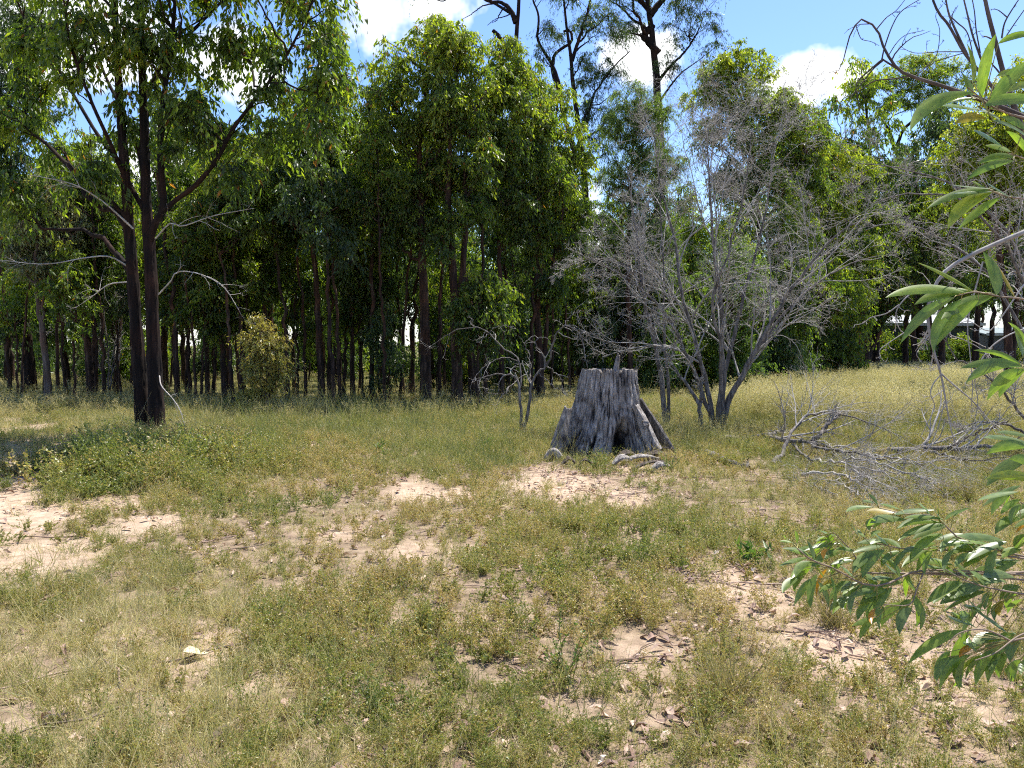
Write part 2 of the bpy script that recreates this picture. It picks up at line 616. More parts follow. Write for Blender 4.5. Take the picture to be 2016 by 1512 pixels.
def sprigs_and_leaves(g, C, ctint, clR, S, K, leafL, leafW, droop, wood, leaf, twig_r=0.005, up=0.35, dead=0.012, spread_tint=0.26):
    """Leafy sprigs round cluster centres C; leaves hang from them."""
    n = len(C)
    d = g.normal(size=(n, S, 3))
    d[..., 2] = d[..., 2] * 0.75 + up
    d = unit(d)
    L = clR[:, None] * g.uniform(0.55, 1.15, (n, S))
    m = 4
    t = np.linspace(0, 1, m)
    P = C[:, None, None, :] + d[:, :, None, :] * (L[:, :, None] * t)[..., None]
    P[..., 2] -= droop * L[:, :, None] * t ** 2
    P = P.reshape(n * S, m, 3)
    R = np.broadcast_to(twig_r * (1 - 0.75 * t), (n * S, m))
    if wood is not None:
        tubes(wood, P, R, 3, 0.5)
    tt = g.uniform(0.15, 1.0, (n * S, K))
    Lr = L.reshape(-1)
    base = C.repeat(S, 0)
    dd = d.reshape(-1, 3)
    pos = base[:, None, :] + dd[:, None, :] * (Lr[:, None] * tt)[..., None]
    pos[..., 2] -= droop * Lr[:, None] * tt ** 2
    pos = pos + g.normal(size=pos.shape) * 0.035
    D = np.zeros_like(pos)
    D += dd[:, None, :] * 0.45
    D[..., 2] -= 0.45 + droop * 0.75
    D += g.normal(size=pos.shape) * 0.42
    nL = n * S * K
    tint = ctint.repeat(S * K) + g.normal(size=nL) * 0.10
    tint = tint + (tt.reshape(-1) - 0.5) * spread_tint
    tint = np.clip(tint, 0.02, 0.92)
    tint[g.random(nL) < dead] = 0.985
    leaves(leaf, pos.reshape(-1, 3), D.reshape(-1, 3), leafL * g.uniform(0.6, 1.25, nL), leafW * g.uniform(0.65, 1.25, nL), tint, g)


DENSE = 1.4


def grow(g, trunk, tr, lobes, ncl, clr, S, K, leafL=0.13, leafW=0.045, droop=0.9, limbs=9, limb_r=0.3, zmin=None, up=0.35, tint0=0.42, dead=0.012, wood=None, leaf=None, fine=True):
    """Crown of leafy clusters filling LOBES, carried by limbs that leave the TRUNK path."""
    wood = Buf() if wood is None else wood
    leaf = Buf() if leaf is None else leaf
    lob = np.asarray(lobes, float)
    vol = (lob[:, 3] * lob[:, 4] * lob[:, 5]) ** 0.72
    ncl = int(ncl * DENSE)
    pick = g.choice(len(lob), ncl, p=vol / vol.sum())
    d = unit(g.normal(size=(ncl, 3)))
    r = g.random(ncl) ** 0.36
    C = lob[pick, :3] + d * r[:, None] * lob[pick, 3:6] * 0.92
    zmin = trunk[:, 2].min() + 0.25 * np.ptp(trunk[:, 2]) if zmin is None else zmin
    C[:, 2] = np.maximum(C[:, 2], zmin * 0.8)
    # trunk samples a limb can leave from
    order = [int(g.integers(ncl))]
    dist = np.linalg.norm(C - C[order[0]], axis=1)
    for _ in range(min(limbs, ncl) - 1):
        k = int(np.argmax(dist))
        order.append(k)
        dist = np.minimum(dist, np.linalg.norm(C - C[k], axis=1))
    nodes, nrad = [trunk], [tr]
    L_P, L_R = [], []

    def attach(c, pts, rad):
        h = np.linalg.norm((pts - c)[:, :2], axis=1)
        want = c[2] - 0.75 * h - 0.15
        cost = np.linalg.norm(pts - c, axis=1) + 1.6 * np.abs(pts[:, 2] - want) + np.where(pts[:, 2] < zmin * 0.9, 4.0, 0)
        k = int(np.argmin(cost))
        return pts[k], rad[k]

    for k in order:
        p0, r0 = attach(C[k], trunk, tr)
        v = C[k] - p0
        ln = np.linalg.norm(v) + 1e-6
        p1 = p0 + v * 0.5 + np.array([0, 0, 0.10 * ln]) * g.uniform(-0.8, 1.3) + g.normal(size=3) * 0.07 * ln
        q = bez(p0, p1, C[k], 12)
        q[1:-1] += g.normal(size=(10, 3)) * 0.018 * ln
        rb = min(r0 * 0.7, limb_r * r0 + 0.008 * ln + 0.004)
        rr = rb * (1 - 0.8 * np.linspace(0, 1, 12)) + 0.003
        L_P.append(q)
        L_R.append(rr)
        nodes.append(q[2:])
        nrad.append(rr[2:])
    tubes(wood, np.array(L_P), np.array(L_R), 6)
    pts, rad = np.concatenate(nodes), np.concatenate(nrad)
    T_P, T_R = [], []
    done = set(order)
    for k in range(ncl):
        if k in done:
            continue
        p0, r0 = attach(C[k], pts, rad)
        v = C[k] - p0
        ln = np.linalg.norm(v) + 1e-6
        p1 = p0 + v * 0.5 + g.normal(size=3) * 0.12 * ln + np.array([0, 0, 0.08 * ln])
        q = bez(p0, p1, C[k], 7)
        q[1:-1] += g.normal(size=(5, 3)) * 0.02 * ln
        rb = min(r0 * 0.6, 0.006 + 0.007 * ln)
        T_P.append(q)
        T_R.append(rb * (1 - 0.7 * np.linspace(0, 1, 7)) + 0.002)
    if T_P:
        tubes(wood, np.array(T_P), np.array(T_R), 4)
    clR = clr * g.uniform(0.5, 1.45, ncl)
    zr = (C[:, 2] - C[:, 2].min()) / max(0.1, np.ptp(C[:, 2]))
    ct = tint0 + 0.06 + (zr - 0.45) * 0.42 + g.normal(size=ncl) * 0.12  # higher clusters yellower: new growth, plus sunlit tops painted into the tint
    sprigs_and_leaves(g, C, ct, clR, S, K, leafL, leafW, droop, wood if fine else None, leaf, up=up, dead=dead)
    return wood, leaf


def trunk_tube(wood, path, r0, r1, m=26, n=9, flare=0.45, wob=0.03, g=None, rough=0.0):
    p = smooth_path(path, m)
    s = np.linspace(0, 1, m)
    if g is not None and wob:
        w = g.normal(size=(m, 3)) * wob
        w[:2] = 0
        w[:, 2] = 0
        p = p + w * np.minimum(1, s * 4)[:, None]
    r = r0 * (1 - s) + r1 * s
    hgt = p[:, 2] - p[0, 2]
    r = r * (1 + flare * np.exp(-np.maximum(hgt, 0) / 0.28))
    tubes(wood, p, r, n)
    return p, r


def random_lobes(g, H, z0, n, spread, size, top=0.95):
    out = []
    for i in range(n):
        f = (i + 0.5) / n
        z = z0 + (H * top - z0) * f
        a = g.uniform(0, 2 * math.pi)
        w = math.sin(math.pi * (0.22 + 0.72 * f))
        rr = spread * w * g.uniform(0.25, 1.0)
        s = size * (0.65 + 0.5 * w) * g.uniform(0.8, 1.2)
        out.append((rr * math.cos(a), rr * math.sin(a), z, s, s, s * g.uniform(0.8, 1.15)))
    return out


def make_gum(seed, name, label, cat='tree', H=9.0, r0=0.12, z0=0.35, spread=1.0, size=0.85, nl=10, ncl=110, clr=0.45, S=8, K=10, leafL=0.13, leafW=0.045, leafm=None, barkm=None,
             lean=0.25, droop=0.9, group=None, tint0=0.42, stems=1, fine=False, up=0.35, base_sink=0.12, limbs=9):
    g = np.random.default_rng(seed)
    root = thing(name, label, cat, (0, 0, 0), group)
    wood, leaf = Buf(), Buf()
    for s in range(stems):
        a = g.uniform(0, 6.28)
        dx, dy = lean * math.cos(a), lean * math.sin(a)
        off = np.array([math.cos(a), math.sin(a)]) * (0.12 if stems > 1 else 0) * (s + 0.3)
        h = H * (1 if s == 0 else g.uniform(0.7, 0.95))
        path = [(off[0], off[1], -base_sink), (off[0] + dx * 0.3, off[1] + dy * 0.3, h * 0.3), (off[0] + dx * 0.5 + g.normal() * 0.12, off[1] + dy * 0.6 + g.normal() * 0.12, h * 0.62), (off[0] + dx, off[1] + dy, h * 0.96)]
        tp, tr = trunk_tube(wood, path, r0 * (1 if s == 0 else 0.75), 0.015, g=g)
        lobes = [(l[0] + dx * (l[2] / H) + off[0], l[1] + dy * (l[2] / H) + off[1], l[2] * h / H, *l[3:]) for l in random_lobes(g, H, z0 * H, max(3, nl // stems), spread, size)]
        grow(g, tp, tr, lobes, max(10, ncl // stems), clr, S, K, leafL, leafW, droop, limbs=limbs, zmin=z0 * h * 0.85, tint0=tint0, wood=wood, leaf=leaf, up=up, fine=fine)
    wood.build('trunk', barkm or M_BARK_GUM, root)
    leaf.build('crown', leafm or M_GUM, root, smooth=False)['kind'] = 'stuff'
    return root


def px_tree(seed, name, label, base_px, depth, trunk_px, r0, lobes_px, cat='tree', r1=0.02, ncl=130, clr=0.45, S=9, K=12, leafL=0.13, leafW=0.045, leafm=None, barkm=None, droop=0.9, extra_stems=(),
            limbs=10, group=None, tint0=0.42, zmin=None, up=0.35, thick=0.9, n=10, limb_r=0.3, dead=0.012):
    """A tree standing at the foot seen at BASE_PX, DEPTH metres off; trunk and crown lobes are read off the photograph and given depth of their own."""
    g = np.random.default_rng(seed)
    bx = at(base_px[0], base_px[1], depth)[0]
    base = np.array([bx, depth, float(gz(bx, depth))])
    root = thing(name, label, cat, base, group)
    wood, leaf = Buf(), Buf()
    k = depth / F_PX

    def loc(px, py, dy=0.0):
        return at(px, py, depth + dy) - base
    path = [np.array([0, 0, -0.15])] + [loc(*p) for p in trunk_px]
    tp, tr = trunk_tube(wood, path, r0, r1, m=34, n=n, g=g, wob=0.012)
    for st in extra_stems:
        sp = [loc(*p) for p in st[0]]
        if st[3] if len(st) > 3 else False:
            sp = [np.array([sp[0][0], sp[0][1], -0.15])] + sp
        q, qr = trunk_tube(wood, sp, st[1], st[2], m=30, n=max(6, n - 2), flare=0.1, g=g, wob=0.012)
        tp, tr = np.concatenate([tp, q]), np.concatenate([tr, qr])
    lob = []
    for l in lobes_px:
        dy = l[4] if len(l) > 4 else g.uniform(-0.6, 0.6) * l[2] * k
        c = loc(l[0], l[1], dy)
        lob.append((c[0], c[1], c[2], l[2] * k, l[2] * k * thick, l[3] * k))
    zlow = min(l[2] - l[5] for l in lob)
    grow(g, tp, tr, lob, ncl, clr, S, K, leafL, leafW, droop, limbs=limbs, zmin=zlow if zmin is None else zmin, tint0=tint0, wood=wood, leaf=leaf, up=up, limb_r=limb_r, dead=dead)
    wood.build('trunk', barkm or M_BARK_GUM, root)
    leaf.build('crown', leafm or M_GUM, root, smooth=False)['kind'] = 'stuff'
    return root


# bare branching wood: each level of twigs is grown from the one before
def branch_level(g, P, R, n, t0, ang, lenf, radf, m, up=0.15, curl=0.12, grav=0.0, lenmin=0.0, rmin=0.0009):
    B, mp, _ = P.shape
    t = g.uniform(t0, 1.0, (B, n))
    x = t * (mp - 1)
    i = np.clip(x.astype(int), 0, mp - 2)
    f = (x - i)[..., None]
    bi = np.arange(B)[:, None]
    p0 = P[bi, i] * (1 - f) + P[bi, i + 1] * f
    r0 = R[bi, i] * (1 - f[..., 0]) + R[bi, i + 1] * f[..., 0]
    tan = unit(P[bi, i + 1] - P[bi, i])
    plen = np.linalg.norm(np.diff(P, axis=1), axis=2).sum(1)[:, None]
    side = unit(np.cross(tan, g.normal(size=tan.shape)))
    a = np.radians(g.uniform(ang[0], ang[1], (B, n)))[..., None]
    d = unit(tan * np.cos(a) + side * np.sin(a) + np.array([0, 0, up]))
    L = np.maximum(lenmin, plen * lenf * (1.15 - 0.6 * t)) * g.uniform(0.55, 1.3, (B, n))
    p0, d, L, r0 = p0.reshape(-1, 3), d.reshape(-1, 3), L.reshape(-1), r0.reshape(-1)
    N = len(p0)
    step = (L / (m - 1))[:, None]
    Q = np.empty((N, m, 3))
    Q[:, 0] = p0
    bend = g.normal(size=(N, 3)) * curl
    for k in range(1, m):
        d = unit(d + bend + g.normal(size=(N, 3)) * curl * 0.8 + np.array([0, 0, up * 0.25 - grav]))
        Q[:, k] = Q[:, k - 1] + d * step
    s = np.linspace(0, 1, m)
    rr = (np.minimum(r0 * radf, 0.02 * L + 0.004))[:, None] * (1 - 0.75 * s)[None]
    return Q, np.maximum(rr, rmin)

# ---------------------------------------------------------------- forest, near trees first
def left_tree():
    """Twin-trunked ironbark with furrowed dark bark, its crown running out of the top of the picture."""
    depth = 14.6
    g = np.random.default_rng(11)
    b = at(300, 860, depth)
    base = np.array([b[0], depth, float(gz(b[0], depth))])
    root = thing('ironbark_tree', 'large twin-trunked tree with nearly black furrowed bark standing alone in front of the forest', 'tree', base)

    def L(px, py, dy=0.0):
        return at(px, py, depth + dy) - base
    wood, leaf = Buf(), Buf()
    allp, allr = [], []

    def furrowed(path, r0, r1, m, n, flare, depth_f):
        p = smooth_path(path, m)
        s = np.linspace(0, 1, m)
        r = (r0 * (1 - s) + r1 * s)
        h = p[:, 2] - p[0, 2]
        r = r * (1 + flare * np.exp(-np.maximum(h, 0) / 0.35))
        V = tubes(wood, p, r, n)[0]
        ang = np.arange(n) / n * 2 * math.pi
        A, Hh = np.meshgrid(ang, h)
        q = np.stack([np.cos(A) * 3.6 + 5, np.sin(A) * 3.6 + 5, Hh * 1.6], -1)
        w1 = np.abs(fbm(q, 4, 0.6) - 0.5) * 2
        w2 = fbm(np.stack([np.cos(A) * 9, np.sin(A) * 9, Hh * 7.0], -1), 2)
        dsp = (w1 * 1.5 - 0.35) * depth_f + (w2 - 0.5) * depth_f * 0.7
        dirv = unit(V - p[:, None, :])
        wood.V[-1] = (V + dirv * (dsp * (0.4 + 0.6 * r / r0)[:, None])[..., None]).reshape(-1, 3)
        allp.append(p[::3])
        allr.append(r[::3])

    furrowed([L(283, 868), L(277, 760), L(268, 640), L(258, 500), L(246, 340), L(236, 200), L(228, 60), L(222, -120), L(216, -320)], 0.122, 0.026, 330, 44, 0.22, 0.030)
    furrowed([L(312, 868, -0.12), L(304, 720, -0.1), L(298, 560, -0.08), L(292, 455, -0.05), L(287, 380), L(284, 250), L(279, 110), L(274, -60), L(268, -300)], 0.130, 0.026, 330, 44, 0.28, 0.030)
    furrowed([L(294, 480, -0.06), L(306, 440, -0.15), L(322, 405, -0.2), L(316, 320, -0.3), L(318, 230, -0.4), L(332, 120, -0.5), L(345, 0, -0.6), L(350, -160, -0.6)], 0.066, 0.016, 130, 20, 0.0, 0.012)
    furrowed([L(312, 425, -0.17), L(345, 395, -0.25), L(385, 365, -0.35), L(428, 312, -0.5), L(458, 255, -0.6), L(495, 205, -0.7), L(545, 140, -0.8), L(590, 60, -0.9), L(640, -60, -1.0)], 0.046, 0.013, 110, 18, 0.0, 0.010)
    furrowed([L(290, 425, -0.05), L(262, 375, 0.1), L(232, 320, 0.25), L(190, 262, 0.4), L(150, 195, 0.6), L(105, 120, 0.8), L(60, 60, 1.0), L(20, -30, 1.1)], 0.046, 0.013, 110, 18, 0.0, 0.010)
    furrowed([L(280, 330, 0.05), L(262, 260, 0.4), L(200, 130, 0.9), L(180, 20, 1.2), L(165, -120, 1.4)], 0.04, 0.012, 60, 14, 0.0, 0.006)
    furrowed([L(246, 350, 0.0), L(216, 280, -0.4), L(180, 200, -0.8), L(140, 90, -1.1), L(120, -40, -1.3)], 0.04, 0.012, 60, 14, 0.0, 0.006)
    furrowed([L(282, 200, 0.0), L(330, 110, 0.5), L(400, 40, 0.9), L(470, -40, 1.2), L(510, -150, 1.3)], 0.045, 0.012, 60, 14, 0.0, 0.006)
    tp, tr = np.concatenate(allp), np.concatenate(allr)
    lobes = []
    for (px, py, rx, ry, dy) in [
            (60, 110, 95, 80, 0.8), (30, 230, 80, 70, 1.0), (165, 60, 90, 60, -0.8), (200, 175, 70, 55, -0.5), (110, 330, 60, 50, 0.7), (40, 370, 70, 60, 0.6), (190, 330, 40, 60, -0.3), (300, 70, 85, 55, -0.7), (330, 190, 70, 50, -0.6),
            (420, 110, 80, 70, 0.5), (440, 235, 60, 50, -0.2), (500, 60, 85, 60, 0.2), (560, 150, 75, 65, -0.6), (620, 60, 70, 65, -0.8), (640, 170, 60, 65, -0.7), (590, 250, 60, 50, -0.6), (480, 330, 55, 40, -0.5), (340, 290, 50, 45, -0.3),
            (520, 250, 50, 50, -0.5), (385, 215, 45, 40, -0.5), (250, 255, 55, 40, 0.4),
            (100, -80, 110, 80, 0.3), (260, -60, 110, 70, -0.4), (420, -60, 120, 75, 0.5), (570, -70, 110, 75, -0.5), (180, -200, 120, 80, 0.0), (350, -210, 130, 90, 0.4), (500, -190, 100, 70, 0.2), (260, -330, 120, 80, 0.1), (400, -330, 100, 70, 0.2), (370, -150, 120, 70, -1.8), (500, -140, 110, 65, -1.7), (620, -150, 100, 65, -1.5), (440, -260, 120, 70, -1.6), (250, -170, 100, 60, -1.7)]:
        c = L(px, py, dy)
        k = depth / F_PX
        lobes.append((c[0], c[1], c[2], rx * k, rx * k * 0.95, ry * k))
    grow(g, tp, tr, lobes, 330, 0.50, 8, 12, 0.145, 0.052, 0.95, limbs=26, zmin=3.1, tint0=0.46, wood=wood, leaf=leaf, dead=0.02)
    # a few low hanging sprays
    wood.build('trunk', M_BARK_IRON, root)
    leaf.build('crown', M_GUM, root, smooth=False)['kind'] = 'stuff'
    # pale dead side branches
    for i, (pts, r) in enumerate([
            ([(262, 450, -0.1), (235, 425, -0.3), (200, 395, -0.5), (150, 365, -0.8), (90, 350, -1.0), (60, 345, -1.1)], 0.018),
            ([(252, 525, 0.0), (215, 505, -0.3), (165, 508, -0.5), (90, 520, -0.8), (0, 512, -1.1)], 0.016),
            ([(258, 555, 0.1), (215, 560, 0.3), (180, 585, 0.6), (150, 605, 0.8)], 0.014),
            ([(312, 580, -0.1), (335, 555, -0.3), (350, 535, -0.4), (395, 540, -0.6), (440, 565, -0.8), (470, 610, -0.9)], 0.014),
            ([(306, 470, -0.1), (335, 440, -0.3), (360, 445, -0.5), (420, 425, -0.7), (500, 410, -1.0)], 0.014),
            ([(314, 740, -0.2), (318, 760, -0.4), (340, 785, -0.6), (355, 810, -0.7), (368, 850, -0.75)], 0.012)]):
        bb = Buf()
        p = smooth_path([L(*q) for q in pts], 16)
        R = r * (1 - 0.75 * np.linspace(0, 1, 16))
        tubes(bb, p, R, 6)
        P, Rr = p[None], R[None]
        for (nn, lf, mm) in ((7, 0.32, 6), (4, 0.45, 5)):
            P, Rr = branch_level(g, P, Rr, nn, 0.25, (25, 65), lf, 0.6, mm, up=0.0, curl=0.15)
            tubes(bb, P, Rr, 4)
        bb.build('dead_limb', M_TWIG_PALE, root)


left_tree()

CENTRAL = 'tall gums of the dense clump in the middle'
px_tree(21, 'gum_tree', 'tallest gum of the middle clump, thick reddish brown trunk, topmost yellow-green crown', (838, 805), 21.2,
        [(838, 700), (833, 560), (828, 420), (826, 300), (838, 180), (850, 60)], 0.155,
        [(855, 75, 62, 45), (800, 105, 60, 45), (765, 150, 60, 50), (840, 165, 75, 60), (745, 225, 50, 60), (790, 245, 65, 55), (850, 265, 65, 60), (760, 330, 60, 45), (810, 355, 70, 50), (720, 390, 55, 45), (775, 425, 75, 45), (840, 440, 55, 50)],
        ncl=170, tint0=0.50, group=CENTRAL)
px_tree(22, 'gum_tree', 'twin-stemmed gum with bare dark base just beside the tallest gum of the middle clump', (900, 808), 20.8,
        [(899, 720), (893, 560), (885, 430), (884, 320), (895, 200), (905, 95)], 0.150,
        [(905, 95, 55, 45), (880, 70, 45, 35), (930, 165, 55, 50), (925, 240, 55, 55), (935, 310, 45, 50), (895, 345, 60, 45), (885, 200, 50, 50), (915, 415, 55, 45), (870, 470, 45, 40)],
        extra_stems=[([(900, 640), (912, 520), (918, 430), (915, 330), (935, 220)], 0.09, 0.02)], ncl=130, tint0=0.48, group=CENTRAL)
px_tree(23, 'gum_tree', 'straight gum with broad bright crown right of the tallest gum in the middle clump', (931, 800), 22.0,
        [(929, 720), (922, 600), (912, 500), (930, 380), (970, 250), (990, 110)], 0.12,
        [(985, 105, 50, 40), (1005, 165, 55, 50), (970, 190, 45, 50), (1010, 245, 50, 50), (1000, 320, 50, 50), (960, 290, 40, 45), (960, 395, 45, 40), (1015, 390, 40, 35)],
        ncl=115, tint0=0.48, group=CENTRAL)
px_tree(24, 'gum_tree', 'slender straight black-trunked gum standing behind the leafless arching shrub', (987, 792), 22.8,
        [(987, 700), (984, 560), (982, 430), (990, 310), (1030, 200), (1045, 130)], 0.085,
        [(1040, 160, 45, 40), (1055, 225, 45, 45), (1035, 280, 40, 40), (1060, 320, 45, 35), (1085, 360, 50, 35), (1020, 440, 35, 40)],
        ncl=80, tint0=0.46, group=CENTRAL)
px_tree(25, 'gum_tree', 'gum of the middle clump nearest the stump, drooping bright sprays on its low side', (1063, 785), 23.5,
        [(1062, 700), (1058, 600), (1064, 500), (1068, 400), (1085, 300), (1100, 190)], 0.13,
        [(1095, 200, 48, 40), (1120, 260, 45, 50), (1140, 320, 38, 50), (1105, 330, 45, 45), (1090, 385, 55, 40), (1135, 400, 40, 45), (1060, 440, 50, 40), (1105, 470, 45, 45), (1040, 505, 45, 35), (1080, 560, 45, 40), (1020, 380, 40, 35)],
        extra_stems=[([(1072, 700), (1080, 600), (1092, 500), (1110, 400), (1130, 300)], 0.07, 0.02)], ncl=135, tint0=0.44, group=CENTRAL)
px_tree(26, 'gum_tree', 'slim reddish-trunked gum between the pale sapling and the middle clump', (634, 797), 21.8,
        [(630, 700), (622, 560), (613, 430), (606, 320), (612, 200), (635, 90)], 0.10,
        [(640, 95, 48, 50), (655, 175, 42, 45), (610, 190, 45, 45), (640, 250, 42, 45), (590, 290, 50, 40), (645, 320, 35, 35), (560, 350, 45, 40), (605, 390, 50, 40), (560, 420, 40, 35)],
        ncl=105, tint0=0.44)
px_tree(27, 'gum_tree', 'leafy gum with foliage hanging low along its thin trunk, left edge of middle clump', (695, 795), 23.0,
        [(694, 700), (692, 560), (690, 450), (695, 330), (712, 230)], 0.075,
        [(715, 270, 45, 45), (700, 340, 45, 45), (690, 420, 50, 45), (720, 480, 50, 45), (690, 540, 50, 50), (740, 560, 50, 45), (700, 610, 45, 40), (755, 630, 40, 35)],
        ncl=120, tint0=0.34)
px_tree(28, 'gum_tree', 'dark leafy young gum with low skirts of foliage in front of the twin-stemmed gum', (940, 812), 20.2,
        [(940, 760), (942, 680), (945, 600), (948, 540)], 0.05,
        [(945, 560, 42, 35), (925, 610, 40, 30), (965, 625, 40, 32), (940, 660, 45, 30), (985, 590, 35, 30)], ncl=60, S=8, K=10, tint0=0.32)

# the trees behind the grey shrub, on the sunny side
px_tree(31, 'gum_tree', 'rounded bright green gum rising behind the grey leafless shrub', (1500, 748), 31.0,
        [(1500, 690), (1498, 560), (1492, 420), (1480, 300), (1465, 190), (1455, 110)], 0.13,
        [(1460, 105, 45, 35), (1415, 140, 45, 35), (1510, 130, 40, 30), (1380, 185, 40, 30), (1450, 190, 60, 40), (1530, 195, 45, 35), (1560, 235, 50, 40), (1480, 260, 70, 45), (1600, 280, 45, 40), (1400, 260, 45, 40), (1540, 320, 70, 50), (1450, 350, 60, 45), (1600, 370, 50, 40)],
        ncl=330, clr=0.5, tint0=0.52, droop=0.75)
px_tree(32, 'gum_tree', 'feathery light green gum just behind the left wing of the grey leafless shrub', (1240, 770), 26.0,
        [(1240, 690), (1236, 560), (1240, 430), (1245, 300), (1250, 200)], 0.10,
        [(1250, 195, 45, 35), (1215, 250, 40, 45), (1280, 230, 45, 40), (1250, 310, 55, 50), (1300, 320, 50, 50), (1210, 350, 40, 45), (1260, 400, 60, 50), (1300, 460, 55, 45), (1225, 470, 45, 45)],
        ncl=230, clr=0.42, S=9, K=16, leafL=0.11, leafW=0.018, leafm=M_WATTLE, tint0=0.5, up=0.4)
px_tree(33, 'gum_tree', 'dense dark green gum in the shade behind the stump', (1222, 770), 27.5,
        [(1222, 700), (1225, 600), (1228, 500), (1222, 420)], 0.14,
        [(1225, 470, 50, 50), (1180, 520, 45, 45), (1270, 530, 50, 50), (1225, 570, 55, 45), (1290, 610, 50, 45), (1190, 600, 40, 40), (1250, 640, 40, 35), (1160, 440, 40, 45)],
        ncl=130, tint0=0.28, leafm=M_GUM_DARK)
px_tree(34, 'gum_tree', 'yellow-green leafy gum behind the right wing of the grey leafless shrub', (1620, 740), 34.0,
        [(1622, 690), (1625, 560), (1630, 430), (1640, 320)], 0.12,
        [(1640, 300, 50, 40), (1690, 340, 45, 40), (1600, 380, 50, 40), (1670, 410, 55, 45), (1610, 460, 55, 45), (1690, 490, 50, 45), (1640, 540, 60, 45), (1580, 570, 45, 40), (1700, 570, 40, 40)],
        ncl=230, clr=0.5, tint0=0.52)
px_tree(35, 'gum_tree', 'dense bush-like gum with leaves down to the grass at the meadow edge', (1648, 742), 33.0,
        [(1648, 700), (1650, 640), (1655, 570)], 0.10,
        [(1650, 590, 50, 40), (1610, 640, 45, 40), (1690, 640, 40, 40), (1650, 680, 50, 35), (1600, 700, 35, 28), (1680, 705, 32, 26)], ncl=110, clr=0.45, S=9, K=12, tint0=0.36, zmin=0.3)
px_tree(36, 'gum_tree', 'many-forked dark-trunked gum standing in front of the dark green shed', (1708, 728), 40.0,
        [(1706, 690), (1702, 640), (1698, 560), (1690, 470), (1680, 400)], 0.20,
        [(1700, 430, 50, 40), (1750, 470, 50, 40), (1690, 510, 55, 40), (1760, 540, 45, 40), (1650, 470, 45, 40), (1720, 580, 45, 30), (1780, 590, 40, 30)],
        extra_stems=[([(1710, 700), (1730, 660), (1750, 600), (1770, 530)], 0.10, 0.03), ([(1704, 705), (1690, 670), (1672, 620), (1660, 560)], 0.09, 0.03)], ncl=170, clr=0.55, tint0=0.40)
px_tree(37, 'gum_tree', 'twin dark trunks before the dark green shed with spreading leafy crown', (1852, 726), 41.0,
        [(1854, 690), (1856, 630), (1850, 540), (1845, 440), (1850, 380)], 0.17,
        [(1860, 400, 55, 40), (1810, 430, 50, 40), (1900, 430, 50, 45), (1850, 480, 60, 40), (1920, 500, 50, 45), (1800, 510, 50, 40), (1870, 560, 50, 35), (1940, 570, 45, 35)],
        extra_stems=[([(1838, 715), (1832, 640), (1825, 560), (1815, 470)], 0.12, 0.03, True)], ncl=190, clr=0.55, tint0=0.40)
px_tree(38, 'pale_gum_tree', 'bright yellow-green small-leaved tree behind the big sickle leaves', (1985, 770), 22.0,
        [(1985, 690), (1975, 560), (1960, 440), (1950, 330), (1955, 250)], 0.13,
        [(1960, 200, 50, 40), (1910, 260, 50, 40), (1985, 260, 55, 40), (1870, 310, 40, 35), (1930, 330, 60, 40), (2000, 340, 50, 45), (1890, 370, 45, 35), (1960, 400, 60, 40), (2040, 300, 60, 60), (2010, 150, 45, 40), (2040, 430, 50, 50)],
        ncl=260, clr=0.40, S=9, K=12, leafL=0.085, leafW=0.04, leafm=M_YELLOW, tint0=0.5, droop=0.6)

# tall dark old trees further back, their tops above the picture
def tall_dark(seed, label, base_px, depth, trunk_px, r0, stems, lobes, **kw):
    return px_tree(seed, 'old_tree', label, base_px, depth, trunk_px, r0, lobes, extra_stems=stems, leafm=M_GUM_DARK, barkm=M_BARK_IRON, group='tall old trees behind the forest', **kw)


tall_dark(41, 'tall old tree with dark trunk and bare crooked limbs against the blue sky', (1012, 745), 36.0,
          [(1012, 600), (1010, 400), (1012, 200), (1016, 90), (1020, 20), (1028, -80), (1020, -220)], 0.26,
          [([(1016, 45), (1004, 18), (985, 5), (960, 2), (930, -15)], 0.12, 0.03), ([(1012, 30), (996, 20), (975, 8), (945, -8), (900, -14), (872, 2), (850, -6)], 0.07, 0.02),
           ([(1006, 20), (1000, 30), (975, 38), (960, 50)], 0.03, 0.01), ([(998, 10), (985, 25), (978, 40), (968, 45)], 0.035, 0.01), ([(978, 6), (950, 12), (925, 30), (905, 40)], 0.035, 0.008), ([(1012, 125), (1000, 100), (984, 74), (976, 65), (970, 60)], 0.10, 0.085)],
          [(840, -6, 25, 14), (1040, -200, 90, 60), (960, -260, 90, 60), (1100, -180, 70, 50)], ncl=45, clr=0.7, S=8, K=14, leafL=0.15, leafW=0.03, limbs=5, zmin=13, thick=1.0)
